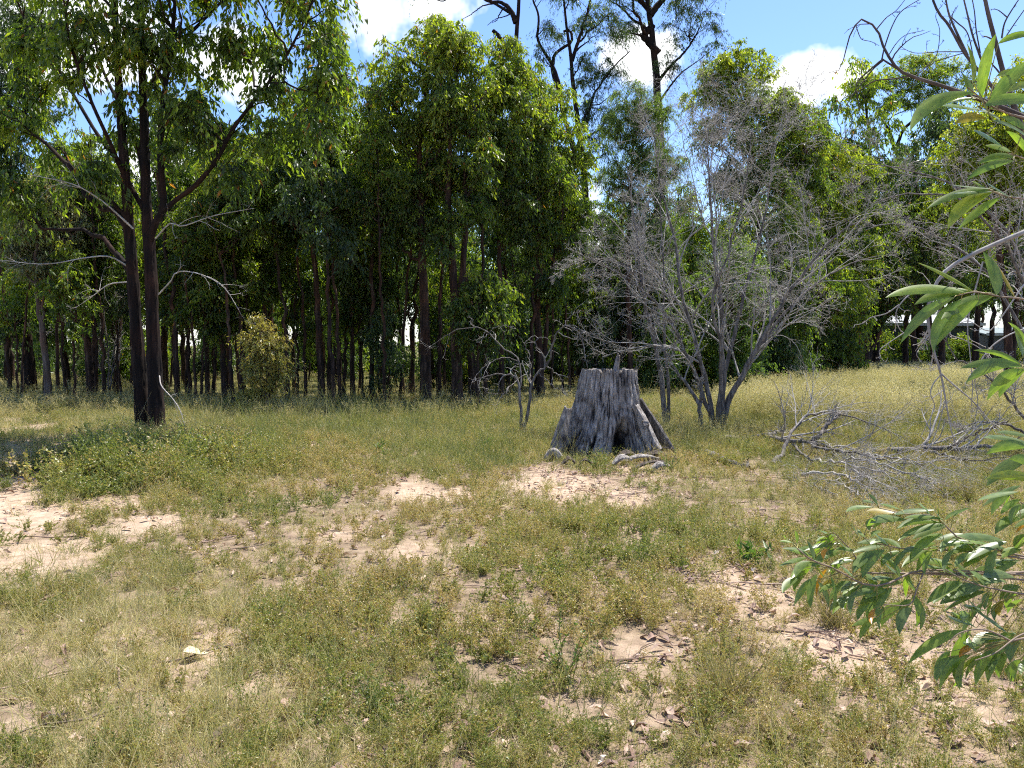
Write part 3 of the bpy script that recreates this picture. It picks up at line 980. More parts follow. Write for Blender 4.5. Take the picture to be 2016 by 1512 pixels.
tall_dark(42, 'old tree with thick twisting dark limbs and tufts of grey-green leaves', (1145, 745), 34.0,
          [(1146, 600), (1150, 480), (1152, 380), (1140, 260), (1130, 180), (1122, 100), (1112, 20), (1100, -80)], 0.24,
          [([(1140, 330), (1112, 235), (1098, 175), (1088, 140), (1092, 108), (1112, 92), (1125, 82), (1122, 60), (1108, 62)], 0.11, 0.05), ([(1112, 235), (1100, 165), (1086, 125), (1070, 100), (1058, 70), (1060, 30), (1040, -20)], 0.10, 0.03), ([(1126, 120), (1145, 60), (1160, 10), (1175, -60)], 0.08, 0.02),
           ([(1152, 260), (1165, 200), (1180, 170), (1210, 130), (1240, 100)], 0.06, 0.02), ([(1148, 240), (1160, 210), (1180, 205), (1200, 190)], 0.04, 0.015)],
          [(1090, 60, 30, 22), (1140, 40, 35, 25), (1170, 110, 38, 28), (1200, 150, 35, 25), (1150, 150, 30, 25), (1185, 30, 40, 28), (1120, -40, 60, 40), (1210, 60, 35, 30), (1160, 210, 32, 28), (1180, 280, 30, 28), (1075, 100, 25, 20), (1195, 220, 28, 25)],
          ncl=95, clr=0.6, S=9, K=14, leafL=0.14, leafW=0.028, limbs=16, zmin=9, thick=1.3)
tall_dark(43, 'thickest old trunk behind the forest, nearly black with a swollen burl', (1300, 745), 36.0,
          [(1300, 600), (1300, 420), (1298, 260), (1292, 150), (1282, 60), (1275, 0), (1272, -120), (1280, -250)], 0.36,
          [([(1296, 105), (1275, 80), (1268, 70), (1285, 50)], 0.16, 0.14), ([(1280, 30), (1300, 5), (1330, -20), (1380, -50)], 0.14, 0.05), ([(1278, 20), (1255, -5), (1225, -30)], 0.12, 0.04),
           ([(1296, 160), (1320, 130), (1350, 100), (1375, 60), (1390, 20)], 0.07, 0.015), ([(1298, 200), (1335, 150), (1360, 130), (1400, 100)], 0.05, 0.012)],
          [(1330, 30, 45, 30), (1380, 40, 40, 35), (1400, 80, 30, 28), (1340, 75, 35, 28), (1355, -20, 60, 35), (1240, 40, 35, 28), (1270, -60, 90, 50), (1395, -40, 60, 40), (1310, 130, 30, 22), (1220, -40, 60, 40)],
          ncl=110, clr=0.62, S=9, K=14, leafL=0.14, leafW=0.028, limbs=14, zmin=10, thick=1.3)
px_tree(44, 'old_tree', 'crooked-limbed old tree with flat tufted crown against the sky by the white cloud', (1810, 722), 52.0,
        [(1810, 600), (1800, 450), (1770, 330), (1760, 280), (1750, 235), (1790, 215)], 0.25,
        [(1800, 125, 35, 18), (1850, 130, 35, 18), (1770, 155, 38, 20), (1735, 165, 22, 18), (1830, 165, 40, 20), (1880, 140, 30, 18), (1790, 195, 42, 22), (1740, 210, 28, 18), (1850, 205, 35, 20), (1900, 175, 30, 22)],
        leafm=M_GUM, barkm=M_BARK_IRON, ncl=150, clr=0.55, S=10, K=12, leafL=0.15, leafW=0.05, droop=0.25, up=0.6, thick=1.2, limbs=12, zmin=12, group='tall old trees behind the forest',
        extra_stems=[([(1764, 300), (1775, 262), (1800, 235), (1830, 215), (1860, 190)], 0.12, 0.04), ([(1763, 295), (1748, 255), (1738, 225), (1760, 200)], 0.12, 0.04)], tint0=0.40)

# left side of the forest
px_tree(51, 'gum_tree', 'pale leaning trunk with twisted reddish bark near the left edge of the forest', (96, 803), 21.3,
        [(93, 740), (85, 660), (75, 590), (70, 500), (80, 420), (95, 350)], 0.10,
        [(70, 430, 60, 40), (110, 470, 50, 40), (40, 480, 50, 40), (90, 380, 60, 40), (30, 400, 45, 40), (130, 420, 40, 35), (70, 530, 45, 30)],
        extra_stems=[([(97, 798), (90, 700), (84, 620), (92, 540)], 0.06, 0.02, True)], barkm=M_BARK_PALE, leafm=M_SAPLING, tint0=0.25, ncl=120, clr=0.42, leafL=0.11, leafW=0.035)
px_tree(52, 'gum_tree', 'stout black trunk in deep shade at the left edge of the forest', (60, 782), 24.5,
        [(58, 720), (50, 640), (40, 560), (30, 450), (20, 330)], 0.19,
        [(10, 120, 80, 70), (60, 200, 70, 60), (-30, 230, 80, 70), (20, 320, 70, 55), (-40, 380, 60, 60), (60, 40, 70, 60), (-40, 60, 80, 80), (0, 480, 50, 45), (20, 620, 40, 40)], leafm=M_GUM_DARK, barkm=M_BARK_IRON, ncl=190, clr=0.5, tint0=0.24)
px_tree(53, 'gum_tree', 'forked dark gum seen just left of the big twin-trunked tree', (178, 793), 22.5,
        [(177, 740), (170, 660), (163, 590), (158, 500), (165, 400), (170, 320)], 0.115,
        [(170, 330, 55, 40), (130, 370, 50, 40), (200, 390, 50, 45), (150, 430, 55, 45), (195, 470, 50, 40), (140, 510, 50, 40), (180, 540, 45, 35)],
        extra_stems=[([(178, 730), (186, 660), (178, 600), (182, 520)], 0.07, 0.025), ([(186, 795), (190, 700), (186, 620), (192, 540)], 0.06, 0.02, True)], ncl=125, tint0=0.40)
px_tree(54, 'gum_tree', 'leafy gum with big hanging leaves directly right of the big twin-trunked tree', (442, 795), 22.0,
        [(440, 730), (436, 660), (430, 580), (425, 480), (420, 380)], 0.085,
        [(420, 400, 55, 40), (380, 440, 50, 40), (460, 450, 50, 40), (410, 500, 60, 45), (360, 530, 45, 40), (460, 540, 50, 40), (400, 580, 55, 40), (350, 610, 40, 30), (440, 620, 45, 30)], ncl=135, tint0=0.38)
px_tree(55, 'gum_tree', 'thin gum leaning left behind the pale yellowish sapling', (460, 808), 20.8,
        [(456, 740), (450, 660), (446, 570), (430, 490), (410, 420)], 0.055,
        [(420, 400, 40, 35), (470, 380, 45, 40), (440, 330, 45, 40), (490, 430, 40, 35), (500, 340, 45, 40)], ncl=65, tint0=0.45)
px_tree(56, 'gum_tree', 'brown-trunked gum rising straight behind the pale yellowish sapling', (530, 792), 24.0,
        [(528, 700), (520, 600), (510, 480), (505, 380), (510, 280)], 0.09,
        [(510, 300, 50, 40), (540, 360, 50, 40), (480, 350, 45, 40), (520, 420, 55, 45), (570, 430, 45, 40), (540, 490, 50, 40), (490, 490, 45, 40), (580, 520, 45, 40), (530, 560, 45, 35)], barkm=M_BARK_PALE, ncl=130, tint0=0.40)
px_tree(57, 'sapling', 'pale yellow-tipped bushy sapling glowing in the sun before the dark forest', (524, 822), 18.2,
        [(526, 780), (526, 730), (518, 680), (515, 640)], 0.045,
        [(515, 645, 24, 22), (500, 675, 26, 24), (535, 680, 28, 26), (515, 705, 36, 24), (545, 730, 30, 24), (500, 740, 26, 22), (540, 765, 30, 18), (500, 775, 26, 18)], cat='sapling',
        ncl=70, clr=0.32, S=7, K=11, leafL=0.085, leafW=0.028, leafm=M_SAPLING, barkm=M_BARK_PALE, droop=0.55, up=0.55, zmin=0.35, tint0=0.72)  # high tint paints sunlight over the sapling's own yellowish colour

# background of the forest: copies of a few gum types, each set down on its own, leaf tint lowered to paint the front trees' shade
PROTO = [make_gum(100 + i, 'gum_tree', 'x', H=h, r0=r, z0=z, spread=sp, size=si, ncl=nc, S=8, K=9, leafL=0.15, leafW=0.055, clr=0.5, leafm=lm, tint0=tn, stems=st, nl=nl)
         for i, (h, r, z, sp, si, nc, lm, tn, st, nl) in enumerate([
             (9.5, 0.13, 0.42, 1.0, 0.85, 120, M_GUM, 0.36, 1, 11), (10.5, 0.15, 0.46, 1.2, 0.9, 120, M_GUM, 0.40, 1, 11), (8.5, 0.11, 0.36, 1.0, 0.8, 110, M_GUM_DARK, 0.32, 1, 10),
             (9.0, 0.12, 0.42, 1.2, 0.85, 130, M_GUM, 0.34, 2, 12), (11.0, 0.15, 0.48, 1.3, 0.95, 120, M_GUM_DARK, 0.45, 1, 10), (7.5, 0.10, 0.28, 0.9, 0.75, 110, M_WATTLE, 0.45, 1, 10)])]
YOUNG = [make_gum(130 + i, 'young_gum', 'x', 'sapling', H=h, r0=r, z0=z, spread=sp, size=0.5, ncl=nc, S=7, K=9, leafL=0.13, leafW=0.05, clr=0.36, leafm=lm, tint0=tn, nl=8, lean=ln)
         for i, (h, r, z, sp, nc, lm, tn, ln) in enumerate([
             (5.4, 0.045, 0.42, 0.5, 50, M_GUM, 0.22, 0.2), (5.2, 0.045, 0.48, 0.5, 45, M_GUM, 0.42, 0.4), (6.5, 0.055, 0.55, 0.6, 45, M_GUM_DARK, 0.4, 0.5), (3.4, 0.03, 0.2, 0.55, 45, M_GUM_DARK, 0.30, 0.15)])]
BUSH = [make_gum(150 + i, 'leafy_bush', 'x', 'bush', H=h, r0=0.035, z0=0.08, spread=sp, size=0.55, ncl=nc, S=8, K=10, leafL=0.11, leafW=0.045, clr=0.36, leafm=lm, tint0=tn, nl=8, stems=2, droop=0.6)
        for i, (h, sp, nc, lm, tn) in enumerate([(2.2, 0.7, 80, M_GUM, 0.36), (1.6, 0.7, 70, M_GUM_DARK, 0.45)])]
_used = set()


def put(protos, k, px, depth, label, group, sc=1.0, rot=None, g=None, py=None):
    p = protos[k % len(protos)]
    x = at(px, 700, depth)[0]
    loc = (x, depth, float(gz(x, depth)))
    rot = rot if rot is not None else float(g.uniform(0, 6.28))
    s = (sc, sc, sc * float(g.uniform(0.92, 1.08)))
    if p.name not in _used:
        _used.add(p.name)
        p.location, p.rotation_euler, p.scale = loc, (0, 0, rot), s
        p['label'], p['group'] = label, group
        return p
    return dup(p, loc, rot, s, label, group)


g0 = np.random.default_rng(77)
# thin saplings and poles one can tell apart between the front trunks
SAPS = [(30, 790, 1, .8), (130, 792, 2, .9), (148, 800, 1, .8), (222, 785, 0, .9), (238, 792, 2, .8), (345, 790, 1, 1.), (372, 795, 2, .9), (392, 800, 1, .9), (418, 792, 2, 1.), (484, 795, 0, .9), (556, 790, 2, 1.),
        (585, 793, 0, 1.), (660, 806, 2, .95), (676, 790, 1, 1.), (716, 790, 2, .9), (748, 788, 0, .9), (768, 798, 3, .9), (795, 785, 2, 1.), (868, 790, 0, .8), (958, 788, 3, 1.), (1012, 782, 3, 1.), (1110, 775, 0, .9), (1150, 772, 3, 1.), (1176, 775, 3, .9)]
ORD = ['first', 'second', 'third', 'fourth', 'fifth', 'sixth', 'seventh', 'eighth']
MARKS = [(-100, 'thin dark sapling at the far left edge left of the pale leaning trunk', None), (96, '%s thin dark sapling right of the pale leaning trunk', 0), (300, '%s thin dark sapling right of the big twin-trunked tree', 0), (530, '%s thin dark sapling right of the pale yellowish sapling', 0), (838, '%s thin dark sapling right of the tallest middle gum', 0)]
_cnt = {}
for i, (px, py, k, sc) in enumerate(SAPS):
    mk = [q for q in MARKS if q[0] < px][-1]
    _cnt[mk[0]] = _cnt.get(mk[0], -1) + 1
    lab = mk[1] % ORD[_cnt[mk[0]]] if mk[2] is not None else mk[1]
    d = CAM_H * F_PX / (py - HORIZON)
    put(YOUNG, k, px, d, lab, 'thin saplings among the front trunks', sc * float(g0.uniform(0.85, 1.15)), g=g0)
# trees of the second and third row
def rows(n, x0, x1, d0, d1, label, group, seed, smin=0.85, smax=1.15, protos=PROTO):
    g = np.random.default_rng(seed)
    for i in range(n):
        px = x0 + (x1 - x0) * (i + g.uniform(0.1, 0.9)) / n
        put(protos, int(g.integers(len(protos))), px, float(g.uniform(d0, d1)), label, group, float(g.uniform(smin, smax)), g=g)


rows(12, -60, 640, 26, 33, 'gum of the shaded second row of forest behind the big twin-trunked tree', 'second row of gums on the left', 201, 0.78, 1.0)
rows(7, 640, 1180, 27, 34, 'gum of the shaded second row of forest behind the middle clump', 'second row of gums in the middle', 202, 0.75, 0.95)
rows(14, -120, 700, 36, 52, 'distant gum deep inside the forest on the left', 'distant gums on the left', 203, 0.85, 1.1)
rows(10, 620, 1260, 38, 55, 'distant gum deep inside the forest behind the middle clump', 'distant gums in the middle', 204, 0.8, 1.0)
rows(13, 1230, 1740, 36, 60, 'distant gum behind the grey leafless shrub', 'distant gums behind the grey shrub', 205, 0.8, 1.0)
rows(12, 1640, 2120, 70, 95, 'far gum beyond the sheds', 'far gums beyond the sheds', 206, 1.3, 1.7)
rows(22, -200, 1560, 66, 100, 'farthest gum closing the view between the trunks', 'farthest gums closing the forest', 207, 0.9, 1.2)
rows(9, -40, 660, 30, 42, 'low leafy bush in the shade between far trunks on the left', 'low bushes inside the forest on the left', 208, 0.9, 1.3, BUSH)
rows(8, 660, 1260, 28, 40, 'low leafy bush in the shade between trunks of the middle clump', 'low bushes inside the middle forest', 209, 0.9, 1.3, BUSH)
rows(5, 1270, 1600, 27, 36, 'low leafy bush in the shade behind the grey leafless shrub', 'low bushes behind the grey shrub', 210, 0.9, 1.3, BUSH)
rows(22, -40, 620, 25, 40, 'thin pole-like sapling deep in the left forest', 'pole-like saplings deep in the left forest', 211, 0.8, 1.1, YOUNG[1:3])
rows(15, 640, 1200, 25, 40, 'thin pole-like sapling deep in the middle forest', 'pole-like saplings deep in the middle forest', 212, 0.8, 1.1, YOUNG[1:3])
rows(16, -100, 1500, 44, 64, 'leafy thicket bush far back between the trunks', 'thicket bushes far back', 213, 1.6, 2.4, BUSH)

# leafy wall behind the grey shrub and in front of the sheds
LEAFY = [make_gum(160 + i, 'leafy_gum', 'x', H=h, r0=0.09, z0=z, spread=sp, size=0.9, ncl=nc, S=8, K=10, leafL=0.13, leafW=0.048, clr=0.48, leafm=lm, tint0=tn, nl=12)
         for i, (h, z, sp, nc, lm, tn) in enumerate([(7.0, 0.10, 1.3, 170, M_GUM, 0.50), (6.0, 0.10, 1.2, 150, M_WATTLE, 0.55), (7.6, 0.14, 1.4, 180, M_GUM, 0.42)])]
for i, (px, d, k, sc, lab) in enumerate([
        (1215, 29.0, 2, 0.95, 'low-branched leafy gum directly behind the stump'), (1300, 27.0, 1, 0.95, 'feathery low-branched gum behind the slim grey shrub'), (1372, 30.0, 0, 1.0, 'low-branched leafy gum behind the left half of the large grey shrub'),
        (1440, 27.5, 1, 0.95, 'feathery low-branched gum straight behind the large grey shrub'), (1525, 30.0, 2, 1.05, 'low-branched leafy gum behind the right half of the large grey shrub'), (1585, 33.0, 0, 1.0, 'low-branched leafy gum left of the bushy meadow-edge gum'),
        (1345, 34.0, 2, 1.1, 'farther low-branched gum showing left of the large grey shrub stems'), (1470, 35.0, 0, 1.15, 'farther low-branched gum showing right of the large grey shrub stems')]):
    put(LEAFY, k, px, d, lab, 'leafy wall behind the grey shrub', sc, g=g0)
rows(8, 1690, 2080, 43, 49, 'tall gum standing before the sheds with its crown above their roofs', 'gums before the sheds', 214, 1.3, 1.55, PROTO[:5])
rows(6, 1690, 2080, 45, 50, 'leafy low bush partly hiding the shed walls', 'bushes before the sheds', 215, 0.8, 1.2, BUSH)
rows(5, 1560, 1760, 38, 46, 'leafy gum in the gap behind the bushy meadow-edge gum', 'gums in the gap by the meadow', 216, 1.15, 1.45, PROTO[:4])

# slim straight poles of the forest front
POLE = [make_gum(180 + i, 'slim_gum', 'x', H=h, r0=r, z0=z, spread=0.55, size=0.5, ncl=nc, S=8, K=10, clr=0.42, leafm=M_GUM, tint0=0.36, nl=6, lean=ln, limbs=6)
        for i, (h, r, z, nc, ln) in enumerate([(8.5, 0.060, 0.60, 48, 0.3), (7.5, 0.050, 0.62, 40, 0.5), (9.2, 0.070, 0.58, 52, 0.2)])]
POLES = [(18, 786), (38, 795), (112, 788), (205, 796), (228, 788), (348, 798), (366, 787), (384, 800), (408, 788), (476, 798), (500, 786), (566, 800), (578, 788), (600, 795), (648, 790), (668, 800), (706, 786), (732, 796), (757, 803), (786, 792), (812, 786), (862, 795), (878, 786), (956, 797), (1002, 787), (1030, 780), (1046, 790), (1086, 778), (1122, 782)]
PM = [(-99, '%s slim straight dark gum pole from the left edge', 0), (300, '%s slim straight dark gum pole right of the twin-trunked tree', 0), (560, '%s slim straight dark gum pole right of the pale sapling', 0), (838, '%s slim straight dark gum pole right of the tallest middle gum', 0)]
ORD += ['ninth', 'tenth', 'eleventh', 'twelfth']
_cnt = {}
for i, (px, py) in enumerate(POLES):
    mk = [q for q in PM if q[0] < px][-1]
    _cnt[mk[0]] = _cnt.get(mk[0], -1) + 1
    put(POLE, i, px, CAM_H * F_PX / (py - HORIZON), mk[1] % ORD[_cnt[mk[0]]], 'slim gum poles of the forest front', float(g0.uniform(0.8, 1.05)), g=g0)

# ---------------------------------------------------------------- leafless shrubs
def px_paths(paths, depth, base=None):
    out = []
    for p in paths:
        out.append([at(q[0], q[1], depth + (q[2] if len(q) > 2 else 0.0)) - (0 if base is None else base) for q in p])
    return out


def bare_shrub(name, label, base_px, depth, stems, levels, seed, stem_mat, twig_mat, group=None, cat='shrub', base=None):
    """STEMS: (pixel path, base radius, tip radius). LEVELS: keyword sets for branch_level."""
    g = np.random.default_rng(seed)
    if base is None:
        x = at(base_px[0], base_px[1], depth)[0]
        base = np.array([x, depth, float(gz(x, depth))])
    root = thing(name, label, cat, base, group)
    m = 22
    P, R = [], []
    for (path, r0, r1) in stems:
        p = smooth_path(px_paths([path], depth, base)[0], m)
        p[2:] += g.normal(size=(m - 2, 3)) * 0.012
        P.append(p)
        R.append(np.linspace(r0, r1, m))
    P, R = np.array(P), np.array(R)
    sb = Buf()
    tubes(sb, P, R, 8)
    sb.build('stem', stem_mat, root)
    tb = Buf()
    for i, lv in enumerate(levels):
        P, R = branch_level(g, P, R, **lv)
        tubes(tb, P, R, 5 if i == 0 else (4 if i == 1 else 3))
    tb.build('twigs', twig_mat, root)['kind'] = 'stuff'
    return root, P


LV = [dict(n=11, t0=0.22, ang=(18, 52), lenf=0.44, radf=0.55, m=9, up=0.20, curl=0.10, rmin=0.0026),
      dict(n=8, t0=0.2, ang=(22, 60), lenf=0.48, radf=0.65, m=7, up=0.12, curl=0.14, rmin=0.0021),
      dict(n=6, t0=0.2, ang=(25, 65), lenf=0.50, radf=0.7, m=6, up=0.06, curl=0.18, rmin=0.0017),
      dict(n=5, t0=0.25, ang=(25, 70), lenf=0.5, radf=0.7, m=4, up=0.03, curl=0.22, rmin=0.0014)]
root_g, tipsP = bare_shrub('bare_shrub', 'large grey leafless many-stemmed shrub fanning out right of the stump', (1415, 852), 15.2,
    [([(1412, 856), (1424, 760), (1422, 640), (1408, 500), (1398, 380), (1390, 260)], 0.062, 0.010),
     ([(1405, 854), (1396, 780), (1372, 680), (1345, 590), (1328, 480, 0.3), (1300, 360, 0.5), (1285, 260, 0.6)], 0.052, 0.008),
     ([(1403, 854), (1392, 800), (1352, 700, -0.2), (1305, 610, -0.4), (1230, 545, -0.6), (1140, 500, -0.8)], 0.045, 0.006),
     ([(1420, 856), (1432, 800), (1470, 720, -0.1), (1515, 640, -0.2), (1565, 560, -0.3), (1640, 470, -0.4), (1715, 420, -0.5)], 0.062, 0.008),
     ([(1418, 856), (1440, 780), (1492, 690, 0.3), (1560, 600, 0.5), (1650, 530, 0.8), (1740, 500, 0.9)], 0.050, 0.007),
     ([(1414, 856), (1430, 720, 0.3), (1462, 590, 0.5), (1500, 450, 0.7), (1520, 330, 0.8), (1530, 270, 0.8)], 0.050, 0.008),
     ([(1410, 856), (1420, 700, -0.4), (1402, 600, -0.7), (1440, 480, -0.9), (1470, 350, -1.0), (1480, 260, -1.0)], 0.040, 0.006)],
    LV, 301, M_BARK_GREY, M_TWIG_GREY)
bare_shrub('bare_shrub', 'slim grey leafless shrub with one leaning trunk between the stump and the large grey shrub', (1312, 850), 15.4,
    [([(1312, 852), (1305, 780), (1292, 690), (1275, 620), (1264, 560), (1250, 440), (1235, 330)], 0.055, 0.007),
     ([(1316, 850), (1316, 760, 0.1), (1308, 650, 0.2), (1306, 520, 0.3), (1300, 400, 0.4), (1310, 300, 0.4)], 0.035, 0.006),
     ([(1264, 560), (1225, 520, -0.3), (1170, 510, -0.5), (1100, 530, -0.7)], 0.018, 0.004)],
    [dict(LV[0], n=9, t0=0.4)] + LV[1:], 302, M_BARK_GREY, M_TWIG_GREY)
bare_shrub('bare_shrub', 'low leaning grey stem with twigs at the left foot of the large grey shrub', (1381, 852), 14.8,
    [([(1381, 854), (1378, 810), (1370, 785), (1335, 735), (1310, 690), (1280, 640)], 0.045, 0.008), ([(1379, 800), (1382, 770), (1378, 745)], 0.03, 0.02)],
    [dict(LV[0], n=8, t0=0.4), dict(LV[1], n=5), dict(LV[2], n=4)], 303, M_BARK_GREY, M_TWIG_GREY)
bare_shrub('bare_shrub', 'grey leafless shrub whose fine twigs reach in from the right edge above the meadow', (2060, 890), 12.5,
    [([(2060, 880), (2050, 700), (2030, 560), (1960, 430), (1860, 360), (1760, 330), (1690, 320)], 0.045, 0.006),
     ([(2058, 880), (2040, 640, -0.3), (1990, 500, -0.5), (1900, 400, -0.7), (1800, 380, -0.8), (1720, 400, -0.9)], 0.04, 0.006),
     ([(2055, 880), (2030, 700, 0.3), (1960, 560, 0.5), (1870, 480, 0.6), (1780, 440, 0.7), (1700, 450, 0.7)], 0.04, 0.006),
     ([(2055, 885), (2000, 800, -0.4), (1940, 740, -0.5), (1880, 700, -0.6), (1850, 640, -0.6)], 0.03, 0.005),
     ([(2060, 885), (2010, 850, -0.2), (1950, 830, -0.3), (1900, 840, -0.3), (1860, 870, -0.3)], 0.03, 0.005)],
    [dict(LV[0], n=9, t0=0.35, lenf=0.28, up=0.08), dict(LV[1], lenf=0.42), LV[2], dict(LV[3], n=3)], 304, M_BARK_GREY, M_TWIG_GREY)
bare_shrub('bare_shrub', 'thin grey leafless twiggy shrub in the shade behind the left forest trunks', (212, 790), 23.0,
    [([(212, 792), (214, 700), (205, 620), (215, 560)], 0.03, 0.005), ([(214, 792), (225, 700), (235, 630), (240, 580)], 0.03, 0.005), ([(210, 792), (195, 720), (160, 660), (130, 640)], 0.025, 0.005)],
    [dict(LV[0], n=9, t0=0.25), LV[1], dict(LV[2], n=4)], 305, M_BARK_GREY, M_TWIG_GREY)

bare_shrub('dead_shrub', 'small dead shrub with bleached arching hooked branches just left of the stump', (1030, 856), 14.6,
    [([(1026, 862), (1026, 830), (1025, 798), (1019, 750), (999, 738), (971, 739), (944, 746), (940, 762)], 0.034, 0.005),
     ([(1033, 860), (1034, 834), (1042, 794), (1046, 759), (1058, 735), (1076, 721), (1066, 695), (1054, 677), (1060, 665), (1072, 664), (1081, 671)], 0.036, 0.005),
     ([(1076, 721), (1082, 699, -0.1), (1092, 667, -0.2), (1112, 640, -0.3), (1138, 655, -0.4), (1148, 679, -0.45), (1152, 693, -0.5), (1158, 725, -0.5)], 0.020, 0.006),
     ([(1112, 640, -0.3), (1125, 620, -0.1), (1148, 614, 0.1), (1175, 628, 0.3)], 0.008, 0.003),
     ([(1114, 641, -0.3), (1145, 650, -0.5), (1172, 662, -0.6), (1190, 680, -0.7), (1205, 703, -0.7)], 0.011, 0.003),
     ([(1024, 790), (1021, 711, 0.2), (989, 683, 0.3), (963, 655, 0.4), (940, 643, 0.4), (904, 646, 0.5), (880, 661, 0.5), (855, 680, 0.5), (840, 690, 0.5)], 0.017, 0.004),
     ([(947, 646, 0.4), (930, 640, 0.4), (930, 630, 0.4), (924, 620, 0.4)], 0.008, 0.003),
     ([(963, 655, 0.4), (975, 645, 0.3), (990, 640, 0.2), (1010, 644, 0.1)], 0.008, 0.003),
     ([(963, 657, 0.4), (945, 667, 0.3), (926, 669, 0.3)], 0.008, 0.003),
     ([(1021, 712, 0.2), (999, 703, 0.0), (979, 707, -0.2), (953, 723, -0.3), (935, 742, -0.4), (925, 768, -0.5), (928, 792, -0.5)], 0.010, 0.003),
     ([(1019, 748), (997, 768, -0.3), (983, 790, -0.4), (977, 812, -0.5)], 0.009, 0.003),
     ([(1046, 758), (1042, 735, 0.2), (1044, 715, 0.2), (1040, 691, 0.3), (1029, 671, 0.3), (1020, 658, 0.3)], 0.013, 0.003),
     ([(1076, 721), (1096, 735, 0.1), (1106, 751, 0.2), (1107, 764, 0.3), (1114, 778, 0.3)], 0.012, 0.003),
     ([(1060, 733), (1080, 752, -0.1), (1100, 768, -0.2), (1138, 792, -0.2)], 0.008, 0.003),
     ([(971, 739), (950, 755, 0.2), (958, 772, 0.3), (990, 776, 0.4)], 0.007, 0.003)],
    [dict(n=5, t0=0.3, ang=(30, 75), lenf=0.26, radf=0.6, m=6, up=0.0, curl=0.25, grav=0.05), dict(n=3, t0=0.3, ang=(30, 70), lenf=0.45, radf=0.7, m=5, up=0.0, curl=0.28)], 310, M_BARK_GREY, M_TWIG_GREY)

# ---------------------------------------------------------------- stump
def weathered_mat():
    m, t, out = new_mat('weathered_stump_wood')
    tc = nd(t, 'ShaderNodeTexCoord')
    at_ = nd(t, 'ShaderNodeAttribute', attribute_name='tint')
    mp = nd(t, 'ShaderNodeMapping')
    mp.inputs['Scale'].default_value = (26, 26, 3.6)
    t.links.new(tc.outputs['Object'], mp.inputs[0])
    n = nd(t, 'ShaderNodeTexNoise')
    n.inputs['Scale'].default_value = 1.0
    n.inputs['Detail'].default_value = 7
    n.inputs['Roughness'].default_value = 0.7
    t.links.new(mp.outputs[0], n.inputs['Vector'])
    n2 = nd(t, 'ShaderNodeTexNoise')
    n2.inputs['Scale'].default_value = 4.6
    n2.inputs['Detail'].default_value = 5
    t.links.new(tc.outputs['Object'], n2.inputs['Vector'])
    wood = ramp(t, n.outputs['Fac'], [(0.34, (0.025, 0.020, 0.017)), (0.42, (0.17, 0.148, 0.128)), (0.56, (0.34, 0.308, 0.278)), (0.70, (0.54, 0.50, 0.455))])
    brown = ramp(t, n.outputs['Fac'], [(0.38, (0.012, 0.009, 0.008)), (0.6, (0.085, 0.060, 0.045)), (0.8, (0.21, 0.155, 0.12))])
    mx = nd(t, 'ShaderNodeMix', data_type='RGBA')
    t.links.new(math_node(t, 'MULTIPLY_ADD', n2.outputs['Fac'], 5.0, -2.65, clamp=True), mx.inputs[0])
    t.links.new(wood, mx.inputs[6])
    t.links.new(brown, mx.inputs[7])
    char_dark = nd(t, 'ShaderNodeMix', data_type='RGBA')
    cf = math_node(t, 'ADD', at_.outputs['Fac'], math_node(t, 'MULTIPLY_ADD', n2.outputs['Fac'], 0.9, -0.45), clamp=True)
    t.links.new(math_node(t, 'MULTIPLY', cf, at_.outputs['Fac']), char_dark.inputs[0])
    t.links.new(mx.outputs[2], char_dark.inputs[6])
    char_dark.inputs[7].default_value = (0.010, 0.009, 0.009, 1)
    p = nd(t, 'ShaderNodeBsdfPrincipled')
    t.links.new(char_dark.outputs[2], p.inputs['Base Color'])
    p.inputs['Roughness'].default_value = 0.85
    p.inputs['Specular IOR Level'].default_value = 0.25
    b = nd(t, 'ShaderNodeBump')
    b.inputs['Strength'].default_value = 0.9
    b.inputs['Distance'].default_value = 0.035
    t.links.new(n.outputs['Fac'], b.inputs['Height'])
    t.links.new(b.outputs[0], p.inputs['Normal'])
    t.links.new(p.outputs[0], out.inputs[0])
    return m


M_STUMP = weathered_mat()
M_CHUNK = bark_mat('rotten_bark', (0.012, 0.009, 0.008), (0.05, 0.038, 0.031), (0.20, 0.165, 0.14), scale=30, stretch=4, red=(0.17, 0.09, 0.055))


